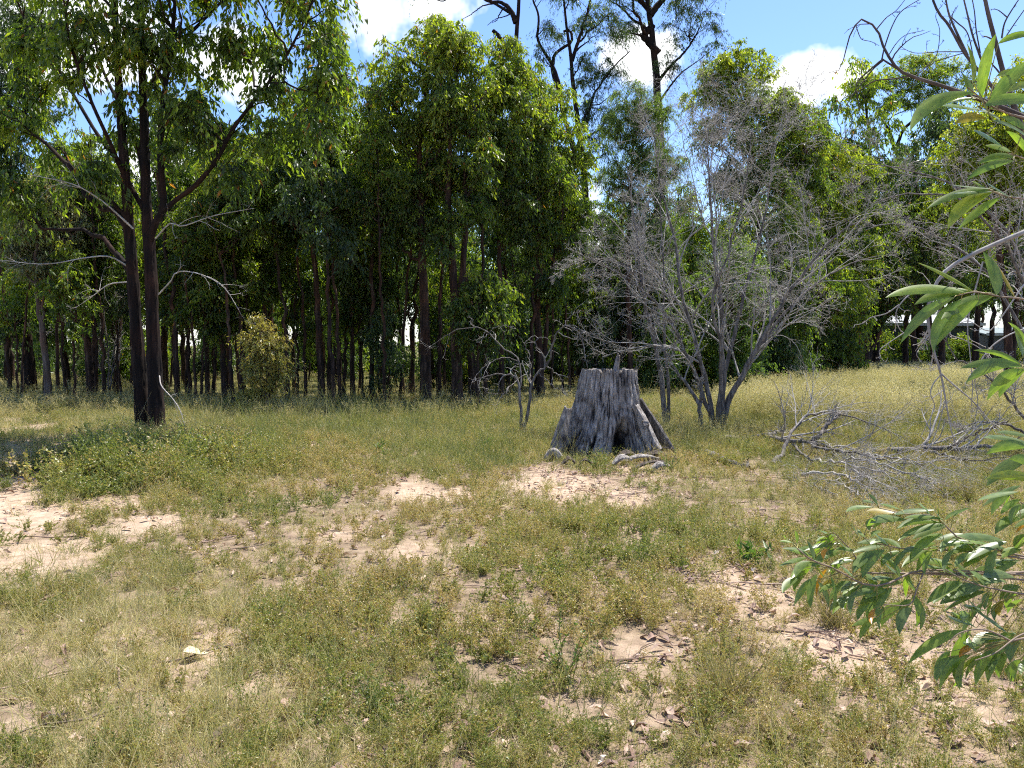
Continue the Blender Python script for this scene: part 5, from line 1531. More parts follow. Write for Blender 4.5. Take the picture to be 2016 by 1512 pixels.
def acacia():
    g = np.random.default_rng(91)
    kinds = [(0.17, 0.10, 0.02, 0.2), (0.20, 0.13, 0.04, -0.3), (0.22, 0.09, 0.03, 0.5), (0.15, 0.15, 0.05, 0.1), (0.24, 0.12, 0.02, -0.2)]
    tints = [0.12, 0.35, 0.6, 0.78, 0.88, 0.96]
    cache = {}

    def mesh(ki, ti):
        if (ki, ti) not in cache:
            cache[(ki, ti)] = phyllode_mesh('sickle_leaf', *kinds[ki], tints[ti], ki)
        return cache[(ki, ti)]
    D_UP, D_MID, D_LOW = 1.75, 1.95, 2.45
    S1 = lambda x, y: (1500 + x / 3.907, 960 + y / 3.907)
    U = [  # (base, tip, width px, tint class)
        ((1932, 196), (1958, 79), 24, 2), ((1914, 163), (1904, 91), 9, 3), ((1912, 182), (1803, 251), 25, 2), ((1922, 194), (1866, 203), 8, 1), ((1912, 190), (1895, 147), 13, 1), ((1951, 215), (2030, 125), 25, 1), ((1938, 208), (2040, 203), 22, 1),
        ((1962, 150), (2036, 152), 15, 3), ((1965, 86), (2036, 70), 15, 2), ((1984, 181), (2040, 172), 14, 3), ((1925, 217), (1862, 209), 13, 2), ((1918, 213), (1965, 237), 15, 0), ((1940, 232), (1886, 243), 18, 4), ((1955, 237), (2036, 288), 16, 0), ((1972, 287), (1922, 260), 15, 1),
        ((1990, 299), (1944, 288), 15, 2), ((1996, 308), (1938, 314), 13, 2), ((1993, 306), (1932, 321), 14, 1), ((1996, 316), (1912, 350), 15, 1), ((1958, 372), (1874, 364), 9, 0), ((1954, 374), (1836, 408), 17, 1), ((1956, 377), (1883, 381), 9, 0), ((1952, 379), (1874, 445), 24, 3), ((1968, 389), (1892, 448), 17, 2),
        ((1988, 388), (1944, 360), 9, 0), ((1940, 372), (1915, 358), 7, 3), ((2016, 255), (1975, 232), 14, 1), ((2020, 300), (1985, 262), 12, 2)]
    M = [((1900, 576), (1758, 585), 22, 2), ((1905, 572), (1810, 597), 22, 1), ((1878, 586), (1783, 667), 20, 1), ((1892, 591), (1843, 685), 22, 1), ((1926, 591), (1852, 671), 24, 2), ((1953, 584), (1862, 625), 24, 1), ((1915, 573), (1816, 522), 7, 3), ((1962, 580), (1938, 503), 24, 1),
         ((1998, 586), (1957, 514), 9, 4), ((1918, 575), (1858, 583), 11, 3), ((2012, 722), (1901, 725), 18, 1), ((2004, 716), (1911, 750), 22, 1), ((2016, 729), (1950, 783), 24, 2), ((2010, 718), (1925, 692), 9, 2), ((2014, 702), (1999, 652), 15, 0), ((2020, 726), (1972, 778), 20, 2), ((2020, 695), (1988, 640), 10, 1),
         ((2024, 872), (1944, 863), 13, 0), ((2022, 880), (1949, 893), 20, 1), ((2030, 900), (1950, 952), 26, 0), ((2046, 948), (1949, 944), 18, 3), ((2030, 862), (1968, 853), 10, 0), ((2030, 890), (1985, 868), 14, 1), ((2035, 920), (1990, 905), 18, 1)]
    Lw = [((2004, 968), (1932, 984), 14, 1), ((1988, 975), (1955, 1010), 14, 0), ((2010, 983), (1974, 1010), 14, 2), ((2004, 1021), (1963, 1049), 17, 0), ((2018, 1035), (2000, 1048), 14, 5), ((2020, 1052), (2003, 1082), 18, 1), ((2024, 995), (1990, 1010), 16, 1), ((2030, 1010), (1996, 1028), 16, 0)]
    for (b, t, w, ti) in [
            ((1060, 195), (825, 185), 70, 4), ((850, 150), (665, 185), 40, 1), ((1060, 165), (920, 130), 35, 1), ((1310, 215), (1055, 310), 55, 0), ((890, 135), (820, 50), 28, 0), ((1420, 290), (1285, 80), 40, 0), ((1300, 200), (1210, 130), 30, 2), ((1420, 300), (1180, 390), 60, 0), ((1410, 290), (1080, 400), 50, 1), ((1410, 250), (1550, 175), 30, 1),
            ((1380, 270), (1100, 300), 40, 2), ((1600, 370), (1360, 400), 60, 0), ((1880, 420), (1520, 390), 70, 0), ((1870, 470), (1470, 520), 70, 0), ((1770, 495), (1570, 610), 60, 0), ((1350, 450), (1100, 600), 60, 1), ((1390, 360), (1190, 450), 60, 1), ((1450, 400), (1420, 550), 40, 0), ((1360, 470), (1270, 510), 40, 3),
            ((940, 450), (710, 500), 55, 0), ((970, 440), (860, 350), 50, 2), ((1070, 465), (930, 400), 45, 1), ((760, 390), (690, 285), 35, 1), ((840, 380), (920, 340), 50, 1), ((830, 330), (850, 240), 50, 0), ((1060, 490), (940, 580), 45, 1), ((560, 370), (440, 330), 40, 1), ((510, 375), (430, 510), 55, 2), ((600, 430), (350, 480), 50, 1),
            ((700, 510), (570, 370), 35, 0), ((610, 490), (490, 550), 45, 1), ((700, 560), (540, 590), 40, 0), ((720, 700), (610, 610), 45, 1), ((330, 490), (170, 470), 40, 0), ((350, 540), (145, 600), 45, 1), ((400, 570), (240, 690), 60, 2), ((380, 610), (280, 750), 60, 2), ((290, 690), (170, 800), 60, 1), ((390, 700), (260, 890), 55, 1),
            ((420, 720), (370, 900), 45, 1), ((480, 690), (420, 600), 40, 3), ((560, 710), (450, 790), 40, 4), ((270, 430), (255, 340), 28, 1), ((250, 430), (180, 370), 22, 0), ((400, 560), (350, 420), 30, 0), ((710, 735), (570, 800), 70, 1), ((690, 820), (555, 960), 50, 2), ((860, 800), (720, 840), 50, 1), ((890, 850), (780, 880), 50, 0),
            ((830, 890), (745, 1010), 50, 1), ((1000, 770), (890, 960), 80, 1), ((930, 930), (910, 1080), 40, 1), ((1090, 890), (935, 1050), 80, 2), ((1150, 860), (1080, 990), 60, 1), ((1190, 860), (1210, 1080), 45, 0), ((880, 1000), (765, 1150), 50, 2), ((940, 480), (790, 680), 80, 1), ((1080, 690), (900, 540), 60, 0), ((900, 760), (760, 650), 60, 0),
            ((1130, 670), (1110, 830), 50, 2), ((1080, 730), (910, 770), 60, 1), ((660, 850), (650, 930), 60, 1), ((500, 470), (480, 545), 40, 5), ((520, 600), (430, 820), 26, 5), ((870, 930), (845, 1040), 36, 5), ((1430, 640), (1220, 600), 40, 1), ((1500, 680), (1300, 550), 60, 2), ((1590, 690), (1480, 580), 40, 0), ((1540, 730), (1290, 880), 90, 1),
            ((1720, 800), (1400, 890), 80, 0), ((1720, 800), (1410, 950), 40, 0), ((1710, 980), (1560, 830), 70, 1), ((1940, 690), (1720, 690), 80, 0), ((1850, 720), (1710, 740), 60, 1), ((1730, 1000), (1760, 820), 50, 2), ((1860, 870), (1830, 980), 50, 4), ((1860, 560), (1740, 640), 60, 0), ((1600, 640), (1700, 740), 50, 1), ((1610, 950), (1590, 1030), 60, 0),
            ((1890, 1120), (1660, 960), 50, 0), ((1550, 1100), (1165, 1330), 80, 2), ((1650, 1080), (1470, 970), 50, 2), ((1860, 1150), (1640, 1230), 100, 0), ((1580, 1130), (1650, 1200), 40, 3), ((1930, 1180), (1780, 1350), 90, 1), ((1640, 1210), (1530, 1300), 45, 5), ((1600, 1290), (1390, 1530), 70, 2), ((1560, 1330), (1530, 1540), 70, 1), ((1700, 1290), (1520, 1440), 30, 3),
            ((1450, 1260), (1340, 1460), 60, 2), ((1500, 1330), (1470, 1520), 50, 2), ((1800, 1270), (1660, 1500), 70, 2), ((1840, 1280), (1750, 1480), 60, 2), ((1890, 1280), (1830, 1450), 70, 1), ((1990, 1170), (1920, 1330), 80, 0), ((1960, 1130), (1900, 1100), 50, 0), ((2010, 1300), (1990, 1430), 50, 1), ((1920, 1400), (1890, 1540), 60, 0), ((1980, 1330), (1940, 1480), 70, 1),
            ((1730, 430), (1560, 470), 55, 1), ((1650, 500), (1500, 600), 50, 1), ((1980, 560), (1820, 600), 60, 1), ((2000, 470), (1850, 510), 60, 0), ((1990, 760), (1860, 800), 60, 1), ((1950, 800), (1840, 860), 50, 1), ((2000, 860), (1900, 960), 60, 0), ((1790, 620), (1640, 680), 50, 1), ((1680, 560), (1560, 600), 45, 2),
            ((1250, 450), (1150, 560), 45, 1), ((1300, 480), (1200, 640), 45, 1), ((1000, 520), (930, 600), 45, 2), ((640, 740), (530, 860), 45, 1), ((760, 780), (640, 880), 45, 1)]:
        Lw.append((S1(*b), S1(*t), w / 3.907, ti))
    twigs = [  # leafy twigs: pixel paths with depth, and radius
        ([(2060, 240, D_UP + .1), (1990, 225, D_UP), (1945, 205, D_UP), (1925, 188, D_UP - .02), (1905, 172, D_UP - .03)], 0.0026),
        ([(2060, 330, D_UP + .1), (2010, 310, D_UP), (1985, 302, D_UP)], 0.0024), ([(2060, 395, D_UP + .1), (2010, 391, D_UP), (1975, 385, D_UP), (1945, 372, D_UP)], 0.0024),
        ([(2070, 600, D_MID + .1), (2010, 588, D_MID), (1970, 584, D_MID), (1920, 575, D_MID), (1885, 582, D_MID)], 0.0028), ([(2070, 735, D_MID + .1), (2030, 727, D_MID), (2004, 716, D_MID)], 0.0026), ([(2090, 900, D_MID + .1), (2050, 890, D_MID), (2020, 876, D_MID)], 0.0026),
        ([(2080, 1120, D_LOW + .2), (1990, 1128, D_LOW + .1), (1866, 1129, D_LOW), (1802, 1125, D_LOW), (1745, 1150, D_LOW - .05), (1700, 1150, D_LOW - .05), (1640, 1118, D_LOW - .08), (1600, 1104, D_LOW - .1), (1570, 1080, D_LOW - .1)], 0.0042),
        ([(1700, 1128, D_LOW), (1680, 1090, D_LOW), (1655, 1062, D_LOW), (1640, 1048, D_LOW)], 0.0022), ([(1900, 1085, D_LOW + .05), (1810, 1081, D_LOW), (1770, 1079, D_LOW), (1730, 1070, D_LOW), (1700, 1058, D_LOW)], 0.0026),
        ([(2080, 1110, D_LOW + .1), (1960, 1082, D_LOW + .05), (1890, 1060, D_LOW), (1862, 1035, D_LOW), (1835, 1015, D_LOW), (1785, 1012, D_LOW), (1730, 1000, D_LOW)], 0.0032),
        ([(2080, 1180, D_LOW), (1960, 1160, D_LOW - .05), (1900, 1142, D_LOW - .1), (1860, 1120, D_LOW - .1)], 0.003), ([(1820, 1122, D_LOW), (1805, 1160, D_LOW - .05), (1790, 1190, D_LOW - .08), (1740, 1190, D_LOW - .1)], 0.0022),
        ([(2080, 1230, D_LOW - .1), (2010, 1250, D_LOW - .15), (1960, 1285, D_LOW - .2), (1920, 1300, D_LOW - .2)], 0.003), ([(1990, 1262, D_LOW - .15), (1940, 1240, D_LOW - .2), (1890, 1246, D_LOW - .2), (1860, 1275, D_LOW - .2)], 0.0026),
        ([(2080, 1010, D_LOW + .1), (2040, 1000, D_LOW), (2000, 985, D_LOW), (1985, 972, D_LOW)], 0.0028)]
    base = np.array([2.05, 2.55, 0.0])
    root = thing('wattle_shrub', 'near leafy branches with long curved sickle-shaped green leaves at the right edge', 'shrub', base)
    wb = Buf()
    samples = []
    # stem standing outside the frame that carries the twigs
    stem = smooth_path([base + [0, 0, -0.1], base + [0.05, -0.05, 0.6], base + [-0.1, -0.25, 1.2], base + [-0.2, -0.55, 1.9], base + [-0.25, -0.6, 2.5]], 30)
    tubes(wb, stem - base, np.linspace(0.018, 0.006, 30), 8)
    for path, r in twigs:
        p = smooth_path([at(a, b_, d) for a, b_, d in path], 26)
        samples.append(p)
        k = int(np.argmin(np.linalg.norm(stem - p[0], axis=1)))
        k = max(0, k - 3)
        ext = bez(stem[k], (stem[k] + p[0]) / 2 + [0, 0, 0.05], p[0], 12)
        tubes(wb, np.concatenate([ext[:-1], p]) - base, np.concatenate([np.full(11, r * 1.3), np.linspace(r * 1.2, r * 0.45, 26)]), 7)
    samples = np.concatenate(samples)
    wb.build('branch', M_TWIG_WARM, root)
    for (b, t, w, ti) in list(Lw):
        if g.random() < 0.85:
            jx, jy = g.normal(size=2) * 9
            a = g.normal() * 0.45
            vx, vy = t[0] - b[0], t[1] - b[1]
            f = g.uniform(0.7, 1.1)
            Lw.append(((b[0] + jx, b[1] + jy), (b[0] + jx + f * (vx * math.cos(a) - vy * math.sin(a)), b[1] + jy + f * (vx * math.sin(a) + vy * math.cos(a)) + 4), w, int(g.choice([0, 1, 1, 2]))))
    pb = Buf()
    for lst, depth in ((U, D_UP), (M, D_MID), (Lw, D_LOW)):
        for (b, t, w, ti) in lst:
            d0 = depth + g.uniform(-0.06, 0.06)
            B = at(b[0], b[1], d0)
            k = int(np.argmin(np.linalg.norm(samples - B, axis=1)))
            S = samples[k]
            dd = S[1]
            B = at(b[0], b[1], 0.55 * dd + 0.45 * d0)
            T = at(t[0], t[1], B[1] + g.uniform(-0.05, 0.035))
            T = B + (T - B) * 1.1
            ln = np.linalg.norm(T - B)
            X = (T - B) / ln
            N = np.array([g.uniform(-0.35, 0.35), -1.0, g.uniform(-0.1, 0.9)])
            if depth == D_LOW:
                N = np.array([g.uniform(-0.3, 0.5), -0.55, g.uniform(0.5, 1.4)])
            elif ti == 0:
                N = np.array([g.uniform(-0.2, 0.5), -0.75, g.uniform(0.7, 1.2)])
            N = unit(N - X * (N @ X))
            Y = np.cross(N, X)
            if Y[2] < 0:
                N, Y = -N, -Y
            wm = 1.08 * w * B[1] / F_PX
            ki = int(np.argmin([abs(kd[0] - wm / ln) + g.uniform(0, 0.04) for kd in kinds]))
            o = bpy.data.objects.new('leaf', mesh(ki, ti))
            COL.objects.link(o)
            o.parent = root
            wy = np.clip(wm / (kinds[ki][0] * ln), 0.45, 1.7)
            Mx = Matrix(((X[0] * ln, Y[0] * ln * wy, N[0] * ln, B[0] - base[0]), (X[1] * ln, Y[1] * ln * wy, N[1] * ln, B[1] - base[1]), (X[2] * ln, Y[2] * ln * wy, N[2] * ln, B[2] - base[2]), (0, 0, 0, 1)))
            o.matrix_basis = Mx
            tubes(pb, bez(S, (S + B) / 2 + [0, 0, 0.004], B, 5) - base, np.array([0.0013, 0.0012, 0.0011, 0.001, 0.0009]), 5)
    pb.build('leaf_stalks', M_PETIOLE, root)['kind'] = 'stuff'


acacia()

# dead hanging twigs of the same thicket, between the leaves
def hanging(name, label, depth, stems, levels, seed, mat, twig_mat, anchor):
    g = np.random.default_rng(seed)
    base = np.array(anchor, float)
    root = thing(name, label, 'branch', base)
    P, R = [], []
    for path, r0, r1 in stems:
        p = smooth_path([at(q[0], q[1], depth + (q[2] if len(q) > 2 else 0)) - base for q in path], 26)
        P.append(p)
        R.append(np.linspace(r0, r1, 26))
    P, R = np.array(P), np.array(R)
    sb = Buf()
    tubes(sb, P, R, 7)
    # carried by a stem that stands on the ground outside the frame
    far = P[np.argmax(P[:, 0, 0]), 0]
    st = smooth_path([np.array([0, 0, -0.1]), np.array([0.02, 0.0, far[2] * 0.5]), far + [0.02, 0, 0.0]], 20)
    tubes(sb, st, np.linspace(R.max() * 1.6, R.max(), 20), 8)
    sb.build('limb', mat, root)
    tb = Buf()
    for i, lv in enumerate(levels):
        P, R = branch_level(g, P, R, **lv)
        tubes(tb, P, R, 4)
    tb.build('twigs', twig_mat, root)['kind'] = 'stuff'


hanging('dead_branch', 'bare dark branch with thin hooked twigs against the sky at upper right', 3.2,
        [([(2080, 260), (1980, 215), (1878, 177), (1792, 149), (1764, 132), (1740, 94), (1726, 56), (1700, 40), (1688, 37), (1684, 49), (1670, 78), (1663, 111), (1651, 139)], 0.012, 0.0014),
         ([(1764, 134), (1742, 120), (1736, 118), (1710, 140), (1687, 163), (1688, 190), (1694, 222)], 0.004, 0.0012), ([(1740, 118), (1720, 135), (1700, 160), (1680, 185), (1662, 214)], 0.003, 0.001),
         ([(1736, 118), (1741, 95), (1755, 55), (1772, 25), (1800, 5), (1830, -10)], 0.003, 0.0012), ([(1727, 56), (1745, 35), (1765, 20), (1785, -5)], 0.0025, 0.001), ([(1750, 108), (1765, 85), (1785, 68), (1820, 60)], 0.002, 0.0008),
         ([(1685, 50), (1692, 70), (1698, 78), (1715, 82), (1731, 90)], 0.002, 0.0008), ([(1792, 150), (1760, 155), (1720, 160), (1690, 180), (1660, 195), (1650, 215)], 0.003, 0.001), ([(1800, 152), (1830, 125), (1845, 105), (1850, 60), (1842, 30), (1855, 10)], 0.002, 0.001)],
        [dict(n=3, t0=0.35, ang=(30, 70), lenf=0.16, radf=0.6, m=7, up=0.0, curl=0.14, grav=0.02), dict(n=2, t0=0.3, ang=(25, 60), lenf=0.4, radf=0.7, m=5, up=0.0, curl=0.2)], 501, M_TWIG_DARK, M_TWIG_DARK, (2.35, 3.3, 0))
hanging('dead_branch', 'upright dark bare stems crossing the sky in the upper right corner', 3.6,
        [([(2040, 330), (2000, 220), (1976, 146), (1958, 76), (1945, 25), (1935, -30), (1930, -120)], 0.014, 0.006), ([(2030, 290), (1960, 180), (1917, 128), (1896, 100), (1868, 50), (1848, 25), (1835, -10), (1830, -90)], 0.009, 0.004),
         ([(1905, 110), (1875, 45), (1865, 15), (1858, -30)], 0.006, 0.003), ([(1868, 30), (1885, 45), (1905, 66), (1918, 120)], 0.003, 0.002), ([(1932, 118), (1915, 70), (1905, 30), (1893, -20)], 0.005, 0.003), ([(1930, 105), (1922, 60), (1918, 20), (1910, -20)], 0.003, 0.002),
         ([(1972, 75), (1978, 45), (1995, 15), (2012, -10)], 0.004, 0.002), ([(1975, 80), (1995, 50), (2016, 20)], 0.003, 0.002), ([(1984, 35), (1965, 20), (1950, 18)], 0.003, 0.001), ([(1893, 102), (1850, 102), (1800, 104), (1770, 90)], 0.0025, 0.001), ([(1895, 105), (1850, 118), (1830, 130), (1795, 170)], 0.0022, 0.001)],
        [dict(n=3, t0=0.3, ang=(25, 60), lenf=0.18, radf=0.5, m=7, up=0.0, curl=0.12), dict(n=2, t0=0.3, ang=(25, 60), lenf=0.4, radf=0.7, m=5, up=0.0, curl=0.2)], 502, M_TWIG_DARK, M_TWIG_DARK, (2.7, 3.7, 0))
hanging('dead_branch', 'pale grey bare branch bending down across the meadow with curling twigs', 3.0,
        [([(2090, 430), (2016, 457), (1958, 481), (1906, 505), (1858, 537), (1832, 585), (1827, 632), (1838, 690), (1852, 735), (1863, 795), (1876, 860), (1890, 890)], 0.010, 0.0018),
         ([(1834, 580), (1805, 572), (1778, 592), (1764, 617), (1771, 648), (1790, 660), (1815, 668), (1829, 662)], 0.0028, 0.001), ([(1770, 600), (1745, 617), (1715, 625), (1700, 636), (1682, 640)], 0.0024, 0.001),
         ([(1852, 738), (1838, 755), (1832, 775), (1840, 800), (1828, 830), (1812, 860)], 0.0024, 0.001), ([(1852, 735), (1880, 760), (1915, 790), (1950, 830), (1990, 870)], 0.0034, 0.0012), ([(1828, 660), (1808, 690), (1805, 700), (1815, 712)], 0.0018, 0.0009),
         ([(1780, 655), (1750, 675), (1732, 690), (1735, 705), (1744, 712), (1748, 704)], 0.0018, 0.0009), ([(1935, 515), (1915, 590), (1905, 640), (1910, 700), (1915, 760), (1912, 800)], 0.003, 0.0012), ([(1905, 620), (1870, 655), (1900, 670), (1935, 690), (1960, 720)], 0.0022, 0.001),
         ([(2016, 560), (1960, 640), (1940, 650), (1905, 632), (1868, 650)], 0.003, 0.001), ([(2040, 640), (1985, 660), (1945, 690), (1920, 740), (1925, 790), (1918, 830)], 0.003, 0.0012), ([(1860, 790), (1850, 830), (1830, 880), (1800, 905)], 0.002, 0.001)],
        [dict(n=4, t0=0.3, ang=(25, 70), lenf=0.17, radf=0.6, m=8, up=0.0, curl=0.2, grav=0.02), dict(n=2, t0=0.3, ang=(25, 60), lenf=0.4, radf=0.7, m=5, up=0.0, curl=0.25)], 503, M_TWIG_GREY, M_TWIG_PALE, (2.25, 3.1, 0))

# ---------------------------------------------------------------- ground cover
def stems_mesh(g, n, h, spread, width, bend, segs=3):
    """n bent ribbon stems; returns points (n,segs+1,3) and adds nothing."""
    a = g.uniform(0, 2 * math.pi, n)
    til = g.uniform(0, spread, n)
    d = np.stack([np.cos(a) * np.sin(til), np.sin(a) * np.sin(til), np.cos(til)], -1)
    L = h * g.uniform(0.5, 1.15, n)
    P = np.zeros((n, segs + 1, 3))
    P[:, 0, :2] = g.normal(size=(n, 2)) * 0.02
    for k in range(1, segs + 1):
        d = unit(d + g.normal(size=(n, 3)) * 0.18 + np.array([0, 0, -bend]))
        P[:, k] = P[:, k - 1] + d * (L / segs)[:, None]
    P[..., 2] = np.maximum(P[..., 2], 0.004)
    return P


def ribbons(buf, P, w, g, tint, taper=0.8):
    n, m, _ = P.shape
    T = unit(np.gradient(P, axis=1))
    S = unit(np.cross(T, np.broadcast_to(unit(g.normal(size=(n, 1, 3))), T.shape)))
    s = np.linspace(0, 1, m)
    ww = (np.broadcast_to(w, (n,))[:, None] * (1 - taper * s)[None])[..., None] * 0.5
    V = np.stack([P - S * ww, P + S * ww], 2).reshape(n, m * 2, 3)
    j = np.arange(m - 1) * 2
    f = np.stack([j, j + 1, j + 3, j + 2], -1)
    Fq = f[None] + (np.arange(n) * m * 2)[:, None, None]
    buf.add(V.reshape(-1, 3), Fq.reshape(-1, 4), np.repeat(np.broadcast_to(tint, (n,)), m * 2))


def herb(seed, n=12, h=0.2, spread=0.9, ll=0.016, lw=0.009, per=15, bend=0.03):
    g = np.random.default_rng(seed)
    b = Buf()
    P = stems_mesh(g, n, h, spread, 0.002, bend, 4)
    ribbons(b, P, 0.0026, g, 0.55, 0.5)
    # side shoots
    Q, _ = branch_level(g, P, np.full(P.shape[:2], 0.002), 3, 0.25, (25, 60), 0.45, 0.7, 4, up=0.15, curl=0.12)
    ribbons(b, Q, 0.002, g, 0.55, 0.5)
    for A, k in ((P, per), (Q, max(4, per // 2))):
        nA = len(A)
        t = g.uniform(0.15, 1.0, (nA, k)) * (A.shape[1] - 1)
        i = np.clip(t.astype(int), 0, A.shape[1] - 2)
        f = (t - i)[..., None]
        bi = np.arange(nA)[:, None]
        pos = (A[bi, i] * (1 - f) + A[bi, i + 1] * f).reshape(-1, 3)
        D = g.normal(size=pos.shape) + np.array([0, 0, 0.35])
        leaves(b, pos, D, ll * g.uniform(0.6, 1.3, len(pos)), lw * g.uniform(0.7, 1.3, len(pos)), np.clip(g.normal(0.46, 0.30, len(pos)), 0, 1), g)
    return b


def grass_tuft(seed, n=34, h=0.16, spread=0.8, w=0.0035, bend=0.12, tmean=0.5, tsd=0.25, head=0):
    g = np.random.default_rng(seed)
    b = Buf()
    P = stems_mesh(g, n, h, spread, w, bend, 4)
    P[:, :, :2] += g.normal(size=(n, 1, 2)) * 0.03
    ribbons(b, P, w * g.uniform(0.6, 1.3, n), g, np.clip(g.normal(tmean, tsd, n), 0, 1), 0.9)
    return b


def seed_grass(seed, n=16, h=0.75, blades=26):
    """Tall grass: green blades below, fine stalks with loose pale seed heads above."""
    g = np.random.default_rng(seed)
    b = Buf()
    P = stems_mesh(g, blades, h * 0.55, 0.5, 0.004, 0.07, 4)
    P[:, :, :2] += g.normal(size=(blades, 1, 2)) * 0.07
    ribbons(b, P, 0.006, g, np.clip(g.normal(0.15, 0.12, blades), 0, 1), 0.9)
    P = stems_mesh(g, n, h, 0.28, 0.003, 0.01, 5)
    P[:, :, :2] += g.normal(size=(n, 1, 2)) * 0.08
    ribbons(b, P, 0.003, g, np.clip(g.normal(0.6, 0.1, n), 0, 1), 0.5)
    Q, _ = branch_level(g, P, np.full(P.shape[:2], 0.002), 8, 0.68, (30, 70), 0.16, 0.7, 3, up=0.05, curl=0.1)
    ribbons(b, Q, 0.0022, g, 0.8, 0.5)
    k = 4
    t = g.uniform(0.3, 1, (len(Q), k))
    pos = (Q[:, :1] * (1 - t[..., None]) + Q[:, -1:] * t[..., None]).reshape(-1, 3)
    leaves(b, pos, g.normal(size=pos.shape), 0.020, 0.009, np.clip(g.normal(0.92, 0.08, len(pos)), 0, 1), g)
    return b


def litter_leaf(seed):
    g = np.random.default_rng(seed)
    m = 6
    s = np.linspace(0, 1, m)
    L, W = 0.085 * g.uniform(0.7, 1.3), 0.024 * g.uniform(0.7, 1.4)
    w = W * np.clip(np.sin(np.pi * s ** 0.8), 0.05, None)
    curl = g.uniform(0.1, 0.9)
    cy = 0.25 * L * g.uniform(-1, 1) * s * (1 - s) * 4 * 0.4
    cz = 0.006 + curl * 0.02 * np.sin(s * math.pi * g.uniform(0.7, 1.6)) ** 2
    rows = []
    for i in range(m):
        for k in (-0.5, 0, 0.5):
            rows.append((s[i] * L - L / 2, cy[i] + k * w[i], cz[i] + abs(k) * w[i] * g.uniform(0.3, 0.9)))
    f = []
    for i in range(m - 1):
        for k in range(2):
            a = i * 3 + k
            f.append((a, a + 1, a + 4, a + 3))
    b = Buf()
    b.add(rows, f, 0.5 + 0.3 * g.normal())
    return b


def litter_twig(seed):
    g = np.random.default_rng(seed)
    b = Buf()
    p = np.cumsum(np.concatenate([[[-.12, 0, 0.006]], np.stack([np.full(7, 0.035), g.normal(size=7) * 0.008, g.normal(size=7) * 0.003], -1)]), 0)
    p[:, 2] = np.maximum(p[:, 2], 0.004)
    tubes(b, p, np.linspace(0.0035, 0.0015, 8), 5, 0.1)
    return b


HERB_ST = [(0.0, (0.075, 0.115, 0.030)), (0.3, (0.155, 0.19, 0.048)), (0.5, (0.27, 0.26, 0.075)), (0.68, (0.33, 0.235, 0.10)), (0.82, (0.46, 0.35, 0.20)), (1.0, (0.62, 0.54, 0.36))]
GRASS_ST = [(0.0, (0.070, 0.11, 0.026)), (0.35, (0.17, 0.19, 0.05)), (0.6, (0.34, 0.295, 0.115)), (0.85, (0.52, 0.44, 0.22)), (1.0, (0.60, 0.52, 0.31))]
M_HERB = leaf_mat('weed_leaf', HERB_ST, trans=0.42, rough=0.42, inst=True, boost=(1.4, 1.45, 0.8))
M_GRASS = leaf_mat('grass_blade', GRASS_ST, trans=0.35, rough=0.5, inst=True, boost=(1.2, 1.3, 0.9))
M_LITTER = leaf_mat('dry_fallen_leaf', [(0.0, (0.08, 0.055, 0.04)), (0.3, (0.22, 0.14, 0.10)), (0.6, (0.38, 0.26, 0.19)), (0.85, (0.50, 0.38, 0.28)), (1.0, (0.58, 0.50, 0.41))], trans=0.12, rough=0.6, inst=True, boost=(1.1, 0.9, 0.7))


